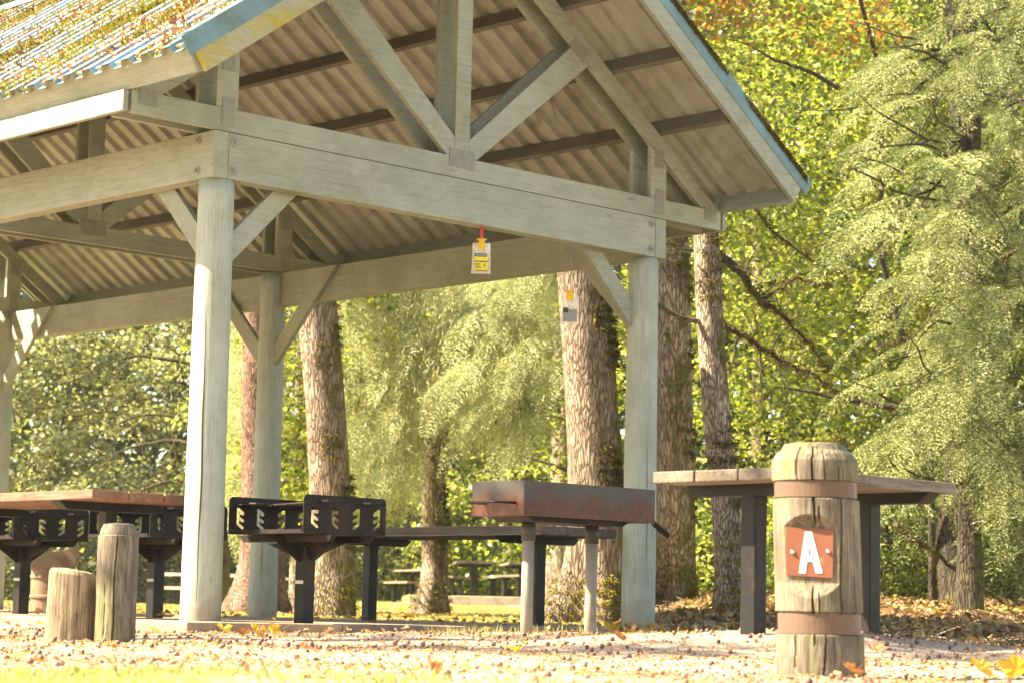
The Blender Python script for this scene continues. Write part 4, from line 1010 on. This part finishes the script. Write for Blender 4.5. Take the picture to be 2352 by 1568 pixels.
# conifer boughs
def bough(ln, spread, droop, tuft=.045, den=1.):
    """returns quads of a drooping needle bough growing along +X"""
    out = []; ns = int(ln/.05)
    P = []; A = []
    for i in range(ns):
        s_ = (i+.5)/ns; x = s_*ln; z = -droop*ln*s_**2
        P.append((x, 0, z)); A.append((1, 0, -2*droop*s_))
        tl = spread*(1-s_)**.7*ln*.5+.06
        for side in (-1, 1):
            m_ = int(tl/.035*den)+1; an = rng.uniform(.7, 1.1)
            d = np.array([math.cos(an), side*math.sin(an), -.12])
            for q in range(m_):
                f = (q+.5)/m_*tl; p = np.array([x, 0, z])+d*f; p[2] -= 1.1*f*f
                P.append(p); A.append(d+np.array([0, 0, -2.2*f]))
    P = np.array(P); A = unit(np.array(A, float)); n = len(P)
    P = np.repeat(P, 3, 0)+rng.normal(0, .006, (n*3, 3)); A = np.repeat(A, 3, 0)+rng.normal(0, .35, (n*3, 3))
    return leafv(P, rng.normal(0, 1, (n*3, 3)), A, rng.uniform(.8, 1.3, n*3)*tuft, rng.uniform(.16, .34, n*3)*tuft, 0)
def place_boughs(tmpl, origins, dirs, scales):
    out = []
    for o, d, s_ in zip(origins, dirs, scales):
        d = unit(np.array(d, float)); T = tmpl[rng.integers(0, len(tmpl))]
        side = unit(np.cross([0, 0, 1], d)); up = np.cross(d, side)
        R = np.stack([d, side, up], 0)
        out.append((T.reshape(-1, 3)*s_) @ R + np.array(o))
    return np.concatenate(out).reshape(-1, 4, 3)
TB_ = [bough(1.6, .55, .28) for _ in range(5)]
TB2 = [bough(1.6, random.uniform(.3, .55), random.uniform(.25, .65), tuft=random.choice((.036, .042, .048)), den=1.05) for _ in range(10)]
def conifer(label, px, d, spots, trunk_r=.18, ttop=9.5, mt='lf_spruce', name='spruce_tree', tmpl=TB_, limb_draw=True, reach=(0.8, 1.9), grp='conifers of the wood', bark='bark_dark'):
    base = gp(px, d); O = []; D = []; Sc = []; limbs = []
    for (sx, sy, dd_, s_) in spots:
        tip = at(sx, sy, dd_); o = base.copy(); o.z = tip.z+random.uniform(.2, .9); v = tip-o
        # bough starts part way out and ends at the tip
        L_ = min(1.6*s_, v.length); st = tip-v.normalized()*L_
        O.append(st); D.append(v+Vector((random.uniform(-.3, .3), random.uniform(-.3, .3), .15+random.uniform(0, .2)))); Sc.append(s_)
        if random.random() < .4: limbs.append((o, v+Vector((0, 0, .3)), max(.4, v.length), .016, .03))
    V = place_boughs(tmpl, O, D, Sc)
    return tree(label, 'tree', [base, base+Vector((.1, 0, 3)), Vector((base.x, base.y, ttop))], (trunk_r, trunk_r*.6), bark, [(V, mt)], limbs, name=name, grp=grp, flare=.3, n=18)
def spots(n, px0, px1, py0, py1, d0, d1, s0=.7, s1=1.2, f=None):
    out = []
    while len(out) < n:
        x, y = random.uniform(px0, px1), random.uniform(py0, py1)
        if f and not f(x, y): continue
        out.append((x, y, random.uniform(d0, d1), random.uniform(s0, s1)))
    return out
fr = lambda x, y: (x > 1880+220*max(0, min(1, (y-950)/200))*0+(120 if y < 120 else 0)+ (90 if 560 < y < 760 else 0)) and not (1180 < y and x < 2120)
conifer('drooping spruce at the right whose boughs reach in front of the wood', 2230, 22, spots(150, 1850, 2360, -60, 1220, 19.5, 22.8, .4, .9, fr), .12, tmpl=TB2)
conifer('darker spruce at the far right edge of the view', 2470, 23, spots(115, 2180, 2640, -80, 1270, 20.5, 24, .45, .95), .15, tmpl=TB2)

# moss draped conifer behind the shelter
def drapes(cent, per, ln):
    c = np.asarray(cent); n = len(c)*per; k = np.repeat(np.arange(len(c)), per)
    P = c[k]+rng.normal(0, 1, (n, 3))*np.array([.28, .28, .14]); out = []
    sw = rng.normal(0, .03, (n, 3)); l = ln*rng.uniform(.3, 1.3, n)
    q = P.copy()
    for s_ in range(3):
        A = np.tile([0., 0., -1.], (n, 1))+rng.normal(0, .5, (n, 3))+sw
        out.append(leafv(q, rng.normal(0, 1, (n, 3)), A, l/2.4, rng.uniform(.005, .013, n), .03)); q = q+unit(A)*(l/3)[:, None]
    return np.concatenate(out)
def mosstree(label, px, d, px0, px1, py0, py1, n, ncol, ttop=9, seed_b=10):
    base = gp(px, d); 
    bigx = rng.uniform(px0, px1, ncol); bigy = rng.uniform(py0, py1, ncol); bd = rng.uniform(d-6, d-2.2, ncol)
    okb = ~((bigx > 945) & (bigx < 1050) & (bigy > 880)); bigx, bigy, bd = bigx[okb], bigy[okb], bd[okb]; ncol = len(bigx)
    k = rng.integers(0, ncol, n); c = np.array([at(bigx[j]+rng.normal(0, 26), bigy[j]+rng.normal(0, 48), bd[j]+rng.normal(0, .2)) for j in k])
    c = c[rng.uniform(0, 1, len(c)) < .5]
    V = drapes(c, 44, .26)
    c2 = c[::5]; V2 = sprays(c2, 16, .35, .07, .3, droop=.6)
    limbs = []
    for q in range(seed_b):
        z = random.uniform(1.8, 6.5); s_ = random.choice((-1, 1)); limbs.append((Vector((base.x, base.y, z)), Vector((RH[0]*s_, RH[1]*s_, random.uniform(.3, .9))), random.uniform(1.5, 2.8), .035, .10))
    O = []; D = []; Sc = []
    for j in range(ncol*2):
        q = j % ncol; p = at(bigx[q]+random.gauss(0, 35), bigy[q]-20+random.gauss(0, 45), bd[q]-random.uniform(0, .5)); o = Vector((base.x, base.y, p.z+.9)); O.append(p-(p-o).normalized()*.6); D.append(p-o+Vector((random.uniform(-1, 1), random.uniform(-1, 1), -.8))); Sc.append(random.uniform(.5, .95))
        if j % 5 == 0: limbs.append((Vector((base.x, base.y, p.z+.9)), p-Vector((base.x, base.y, p.z+.6)), 1.0*(p-o).length, .018, .02))
    V3 = place_boughs(TB2, O, D, Sc)
    return tree(label, 'tree', [base, Vector((base.x, base.y, 4)), Vector((base.x, base.y, ttop))], (.14, .1), 'bark_dark', [(V, 'lf_moss'), (V2, 'lf_olive'), (V3, 'lf_mossg')], limbs, name='hemlock_tree', grp='conifers of the wood', flare=.3, n=16)
M['lf_mossg'] = mat_leaf('pale_needles', [(.15, (.16, .18, .09)), (.5, (.39, .41, .21)), (.85, (.62, .61, .36))], .3, .5, .3, (1, 1.1, .6))
mosstree('pale moss draped hemlock hanging over the middle of the lawn', 1002, 38, 770, 960, 560, 1120, 620, 90)
mosstree('moss draped hemlock to the left of the largest pale trunk', 1362, 37, 960, 1290, 540, 960, 620, 90)
mosstree('small moss draped tree between the near and middle posts', 480, 37, 525, 590, 640, 1180, 130, 30)

# understory shrubs, one by one
def shrub(label, px, d, w, h, n, mt, ls=.08, name='shrub'):
    base = gp(px, d); x, y = base.x, base.y
    la = rng.normal(0, w*.45, n); de = rng.normal(0, w*.35, n); z = base.z+np.abs(rng.normal(0, h*.45, n))+.05
    c = np.column_stack([x+RH[0]*la+VH[0]*de, y+RH[1]*la+VH[1]*de, z])
    t = empty(name, base); tag(t, label, 'shrub', 'shrubs at the edge of the wood')
    mb = MB()
    for q in range(6): limb(mb, (0, 0, -.05), (random.uniform(-.6, .6), random.uniform(-.6, .6), 1), h*1.3, .015, 0)
    mb.obj('stems', M['bark_dark'], t); quads('foliage', sprays(c, 20, .22, ls)-np.array(base), M[mt], t)
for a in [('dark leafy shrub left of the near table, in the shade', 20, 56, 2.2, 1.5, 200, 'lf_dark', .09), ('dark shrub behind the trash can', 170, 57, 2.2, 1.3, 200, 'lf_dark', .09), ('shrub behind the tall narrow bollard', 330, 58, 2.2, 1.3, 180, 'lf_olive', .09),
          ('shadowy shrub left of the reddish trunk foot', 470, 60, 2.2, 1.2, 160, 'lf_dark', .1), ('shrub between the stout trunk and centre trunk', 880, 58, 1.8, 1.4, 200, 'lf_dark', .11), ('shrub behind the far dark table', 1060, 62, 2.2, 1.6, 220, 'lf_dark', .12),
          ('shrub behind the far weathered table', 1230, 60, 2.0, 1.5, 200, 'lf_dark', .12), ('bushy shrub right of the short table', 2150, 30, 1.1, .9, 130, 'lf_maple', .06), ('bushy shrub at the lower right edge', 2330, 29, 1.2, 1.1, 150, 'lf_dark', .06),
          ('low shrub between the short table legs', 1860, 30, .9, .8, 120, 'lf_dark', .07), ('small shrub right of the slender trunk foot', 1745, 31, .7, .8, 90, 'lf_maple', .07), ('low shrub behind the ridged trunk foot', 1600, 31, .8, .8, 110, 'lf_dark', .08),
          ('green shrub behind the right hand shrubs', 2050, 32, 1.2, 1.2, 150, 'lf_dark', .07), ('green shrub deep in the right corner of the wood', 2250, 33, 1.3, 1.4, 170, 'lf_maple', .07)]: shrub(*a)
# far wood, one mass
def wood():
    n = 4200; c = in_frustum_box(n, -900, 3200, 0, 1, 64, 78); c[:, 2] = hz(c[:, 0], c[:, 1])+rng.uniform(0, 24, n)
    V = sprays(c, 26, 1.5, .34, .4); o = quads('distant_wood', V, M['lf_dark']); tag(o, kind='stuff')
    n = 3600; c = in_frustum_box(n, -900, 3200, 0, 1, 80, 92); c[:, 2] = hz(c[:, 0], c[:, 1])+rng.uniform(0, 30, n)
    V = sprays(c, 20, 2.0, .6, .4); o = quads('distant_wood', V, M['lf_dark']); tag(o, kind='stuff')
wood()

# ---------------------------------------------------------------- ground cover
def scatter(n, px0, px1, d0, d1, pw=1.):
    d = d0+(d1-d0)*rng.uniform(0, 1, n)**pw; px = rng.uniform(px0, px1, n); l = (px-1176)/FPX*d; x, y = xy(l, d); return x, y
def litter(name, n, px0, px1, d0, d1, mt, s0, s1, pw=1., lift=.01, onpad=False, tilt=.5):
    x, y = scatter(n, px0, px1, d0, d1, pw)
    z = hz(x, y); pad_in = (x > -.43) & (x < 4.75) & (y > -.5) & (y < 10.2); z = np.where(pad_in, .003, z)
    keep = rng.uniform(0, 1, n) < np.where(pad_in, .25, 1); x, y, z = x[keep], y[keep], z[keep]; n = len(x)
    P = np.column_stack([x, y, z+rng.uniform(.002, lift, n)]); Nn = unit(np.array([0, 0, 1.])+rng.normal(0, tilt, (n, 3))); s_ = rng.uniform(s0, s1, n)
    A = rng.normal(0, 1, (n, 3)); A[:, 2] *= .3
    V = leafv(P, Nn, A, s_, s_*rng.uniform(.4, .9, n), .22); V[:, :, 2] = np.maximum(V[:, :, 2], (z+.001)[:, None])
    tag(quads(name, V, M[mt]), kind='stuff')
litter('leaf_litter', 1300, -300, 2650, 5.6, 13, 'lf_fall', .012, .04, .8, .010, tilt=.3)
litter('leaf_litter', 5000, -300, 2650, 12, 40, 'lf_fall', .03, .09, .7, .03)
litter('forest_litter', 42000, 1440, 2750, 13.5, 45, 'lf_fall2', .03, .10, .8, .04, tilt=.7)
def gravel(n, px0, px1, d0, d1, s0, s1, mt):
    x, y = scatter(n, px0, px1, d0, d1, .9); pin = (x > -.45) & (x < 4.8) & (y > -.52) & (y < 10.3); x, y = x[~pin], y[~pin]; n = len(x)
    c = np.column_stack([x, y, hz(x, y)+.001]); s_ = rng.uniform(s0, s1, n)[:, None]
    D_ = np.array([(1, 0, 0), (0, 1, 0), (-1, 0, 0), (0, -1, 0), (0, 0, 1.)]); rot = rng.uniform(0, 2*PI, n)
    V = np.zeros((n, 5, 3))
    for k in range(5):
        dx, dy, dz_ = D_[k]; j = rng.uniform(.6, 1.3, (n, 1)); V[:, k] = c+s_*j*np.column_stack([dx*np.cos(rot)-dy*np.sin(rot), dx*np.sin(rot)+dy*np.cos(rot), np.full(n, dz_*.8)])+s_*rng.normal(0, .15, (n, 3))
    V[:, :4, 2] = c[:, None, 2]-.002
    T = np.concatenate([V[:, [0, 1, 4]], V[:, [1, 2, 4]], V[:, [2, 3, 4]], V[:, [3, 0, 4]]]); tag(quads('gravel', T, M[mt], None, 3), kind='stuff')
M['stone'] = mat_leaf('gravel_stones', [(.1, (.12, .08, .055)), (.4, (.24, .165, .115)), (.7, (.38, .28, .205)), (.95, (.5, .41, .33))], .0, .9, .2)
gravel(70000, -300, 2650, 5.5, 13.5, .0015, .0042, 'stone')
litter('leaf_litter', 15000, -300, 2650, 5.6, 13.5, 'lf_fall', .006, .022, .9, .006, tilt=.4)
def twigs():
    mb = MB(); 
    for q in range(260):
        x, y = scatter(1, 1480, 2600, 11, 28); x, y = float(x[0]), float(y[0]); z = hzf(x, y)+.015; a = random.uniform(0, 2*PI); l_ = random.uniform(.1, .6)
        d = Vector((math.cos(a), math.sin(a), random.uniform(-.05, .3))); mb.tube([(x, y, z), Vector((x, y, z))+d*l_*.5+Vector((0, 0, .01)), Vector((x, y, z))+d*l_], [.005, .004, .002], 4)
    tag(mb.obj('twig_litter', M['bark_moss']), kind='stuff')
twigs()
M['grass_dry'] = mat_leaf('dry_lawn_blades', [(.15, (.2, .19, .05)), (.5, (.42, .37, .13)), (.8, (.58, .5, .24)), (.95, (.66, .57, .34))], .4, .6, .2, (1.1, 1.1, .6))
def grass(name, n, px0, px1, d0, d1, h0, h1, w, pw=1., mt='grass', patch=0.):
    x, y = scatter(n, px0, px1, d0, d1, pw)
    if patch:
        k = np.array([noise.noise(Vector((a*1.3, b_*1.3, 5))) for a, b_ in zip(x, y)]); keep = k > patch-rng.uniform(0, .3, n); x, y = x[keep], y[keep]; n = len(x)
    pad_in = (x > -.5) & (x < 4.8) & (y > -.55) & (y < 10.3); x, y = x[~pad_in], y[~pad_in]; n = len(x)
    P = np.column_stack([x, y, hz(x, y)-.004]); A = np.array([0, 0, 1.])+rng.normal(0, .35, (n, 3)); h = rng.uniform(h0, h1, n)
    V = leafv(P, rng.normal(0, 1, (n, 3)), A, h, np.full(n, w)*rng.uniform(.7, 1.3, n), .12); tag(quads(name, V, M[mt]), kind='stuff')
grass('foreground_grass', 11000, -300, 1050, 3.6, 5.95, .012, .042, .005, 1.0, patch=-.02)
grass('foreground_grass', 5000, 950, 1800, 3.6, 5.6, .01, .038, .005, 1.0, patch=.05)
grass('foreground_grass', 1600, 1500, 2700, 3.9, 5.6, .01, .03, .005, 1.0, patch=.1)
grass('lawn_grass', 70000, 300, 1480, 16.5, 30, .012, .042, .006, .8, mt='grass_dry')
grass('lawn_grass', 60000, -300, 1420, 30, 50, .015, .05, .012, .8, mt='grass_dry')
grass('lawn_grass', 3000, 1000, 2300, 11.5, 19, .02, .07, .006, 1, patch=.12)

# one tree standing out of view to the left: it dapples the open ground as in the photograph
def side_tree():
    c = []
    for q in range(95):
        x, y = xy(random.uniform(-10.2, -5.2), random.choice((random.uniform(8.7, 9.6), random.uniform(10.6, 12.2)))); c.append((x, y, random.uniform(7.2, 9.4)))
    b = Vector((*xy(-8.5, 10.5), 0)); b.z = hzf(b.x, b.y)
    tree('tall maple standing outside the view to the left, shading the gravel', 'tree', [b, b+Vector((0, 0, 5)), b+Vector((0, 0, 9))], (.2, .1), 'bark_maple', [(sprays(c, 34, .5, .11), 'lf_maple')], name='maple_tree', flare=.3, n=16)
side_tree()
# nuts: one small shell mesh, copied
def nut_mesh():
    mb = MB(); pts = []; rs = []
    for k in range(9):
        t = k/8; pts.append((0, 0, .0125*(1-math.cos(PI*t))*1.05)); rs.append(.0125*math.sin(PI*t)+.0004)
    mb.tube(pts, rs, 12); me = bpy.data.meshes.new('nut'); me.from_pydata(mb.v, [], mb.f); me.materials.append(M['nut']); me.polygons.foreach_set('use_smooth', [True]*len(me.polygons)); return me
NM = nut_mesh(); NV = [v.co.copy() for v in NM.vertices]; NF = [tuple(p.vertices) for p in NM.polygons]
spotsn = []
x, y = scatter(680, -100, 2500, 5.5, 12.5, .9)
order = np.argsort(ld(x, y)[1]); x, y = x[order], y[order]
inv = []
for a, b_ in zip(x, y):
    if min((a-q.x)**2+(b_-q.y)**2 for q in (bo.location, b2.location, b3.location)) < .035: continue
    if a > -.5 and b_ > -.55 and a < 4.8: continue
    l_, d_ = ld(a, b_); px = 1176+FPX*l_/d_
    if px < 900 and d_ < 6.3 and random.random() < .7: continue
    if d_ < 6 and random.random() < .3: continue
    inv.append((float(a), float(b_), float(d_), px))
single = [q for q in inv if 0 < q[3] < 2352][:290]; sset = set((q[0], q[1]) for q in single)
def nlabel(q):
    return 'round brown fallen nut lying on the sunny ground in the foreground'
for (a, b_, d_, px) in single:
    o = bpy.data.objects.new('nut', NM); COL.objects.link(o); s_ = random.uniform(.4, .95); o.scale = (s_, s_, s_*random.uniform(.8, 1)); o.rotation_euler = (random.uniform(-.5, .5), random.uniform(-.5, .5), random.uniform(0, 6)); o.location = (a, b_, hzf(a, b_)-random.uniform(0, .006))
    tag(o, nlabel(0), 'nut', 'nuts fallen on the ground')
mb = MB()
for (a, b_, d_, px) in inv:
    if (a, b_) in sset: continue
    s_ = random.uniform(.45, .9); z = hzf(a, b_); mb.add([(a+v.x*s_, b_+v.y*s_, z+v.z*s_) for v in NV], NF)
tag(mb.obj('fallen_nuts', M['nut'], smooth=True), kind='stuff')

# a few large curled maple leaves
def big_leaf(px, py, d, size, mt, rx, rz, label):
    p = at(px, py, d); p.z = max(hzf(p.x, p.y)+.004, p.z) if d < 13 else hzf(p.x, p.y)+.01
    n = 26; vs = [(0, 0, 0)]; k = []
    for i in range(n):
        a = 2*PI*i/n; r = .55+.45*abs(math.cos(a*2.5))**.7*(1-.3*abs(math.sin(a/2))); r *= 1 if i % 2 else .86
        x_, y_ = r*math.cos(a)*size/2, r*math.sin(a)*size/2; vs.append((x_, y_, .35*size*((x_/size)**2*2+(y_/size)**2)*2+random.uniform(-.06, .06)*size))
    fs = [(0, 1+i, 1+(i+1) % n) for i in range(n)]
    mb = MB(); mb.add(vs, fs); mb.tube([(-.2*size, 0, 0), (-.5*size, 0, .02), (-.95*size, .02, .04)], .0016, 4)
    o = mb.obj('fallen_leaf', M[mt]); o.location = p+Vector((0, 0, size*.18*abs(math.sin(rx)))); o.rotation_euler = (rx, 0, rz); tag(o, label, 'leaf', 'large fallen maple leaves')
for a in [(585, 1465, 11.3, .13, 'yleaf', .9, 1.2, 'curled yellow maple leaf standing in front of the pad corner'), (560, 1462, 11.4, .09, 'oleaf', .6, 2.6, 'small orange leaf touching the curled yellow leaf by the pad'),
          (512, 1452, 12.2, .12, 'yleaf', .5, .4, 'yellow green leaf lying against the pad edge'), (628, 1458, 12, .10, 'yleaf', 1.0, 2.0, 'tall folded yellow leaf right of the curled one'),
          (990, 1556, 5.9, .10, 'oleaf', 1.1, .9, 'blurred upright brown leaf at the bottom of the view'), (1420, 1470, 10.4, .09, 'oleaf', .7, .6, 'orange leaf on the gravel below the right shelter post'),
          (1405, 1444, 14.5, .2, 'yleaf', .7, 1.6, 'big pale leaf leaning at the foot of the right shelter post'), (1450, 1442, 15, .16, 'oleaf', 1.2, .4, 'curled orange leaf standing against the right shelter post'),
          (1505, 1440, 14.6, .17, 'yleaf', .6, 2.2, 'bright yellow leaf just right of the right shelter post'), (1955, 1548, 6.5, .09, 'oleaf', .6, 1.1, 'orange leaf at the foot of the lettered bollard'),
          (2250, 1550, 6.1, .11, 'yleaf', .7, .6, 'large yellow leaf right of the lettered bollard'), (2335, 1548, 6.0, .10, 'yleaf', .9, 2.5, 'yellow leaf at the lower right corner'),
          (2010, 1495, 8.6, .08, 'oleaf', .3, 0, 'flat orange leaf right of the bollard foot'), (700, 1490, 8.7, .07, 'oleaf', .3, 1, 'flat orange leaf left of centre on the sunny ground'), (1180, 1495, 8.3, .07, 'yleaf', .3, 2, 'flat yellowish leaf in the centre of the sunny ground')]: big_leaf(*a)
for k, v in list(bpy.data.objects.items()):
    if '_w' in v: del v['_w']


# thin warm veil of air, added to lift the far shadows
hb = MB().box(-70, 130, -70, 130, -3, 42).obj('added_haze', []); tag(hb, kind='stuff')
m = bpy.data.materials.new('added_haze_air'); m.use_nodes = True; nt = m.node_tree; nt.nodes.remove(nt.nodes['Principled BSDF'])
v = nt.nodes.new('ShaderNodeVolumePrincipled'); v.inputs['Color'].default_value = (1, .97, .88, 1); v.inputs['Density'].default_value = .00035; v.inputs['Anisotropy'].default_value = .3
nt.links.new(v.outputs[0], nt.nodes['Material Output'].inputs['Volume']); hb.data.materials.append(m)
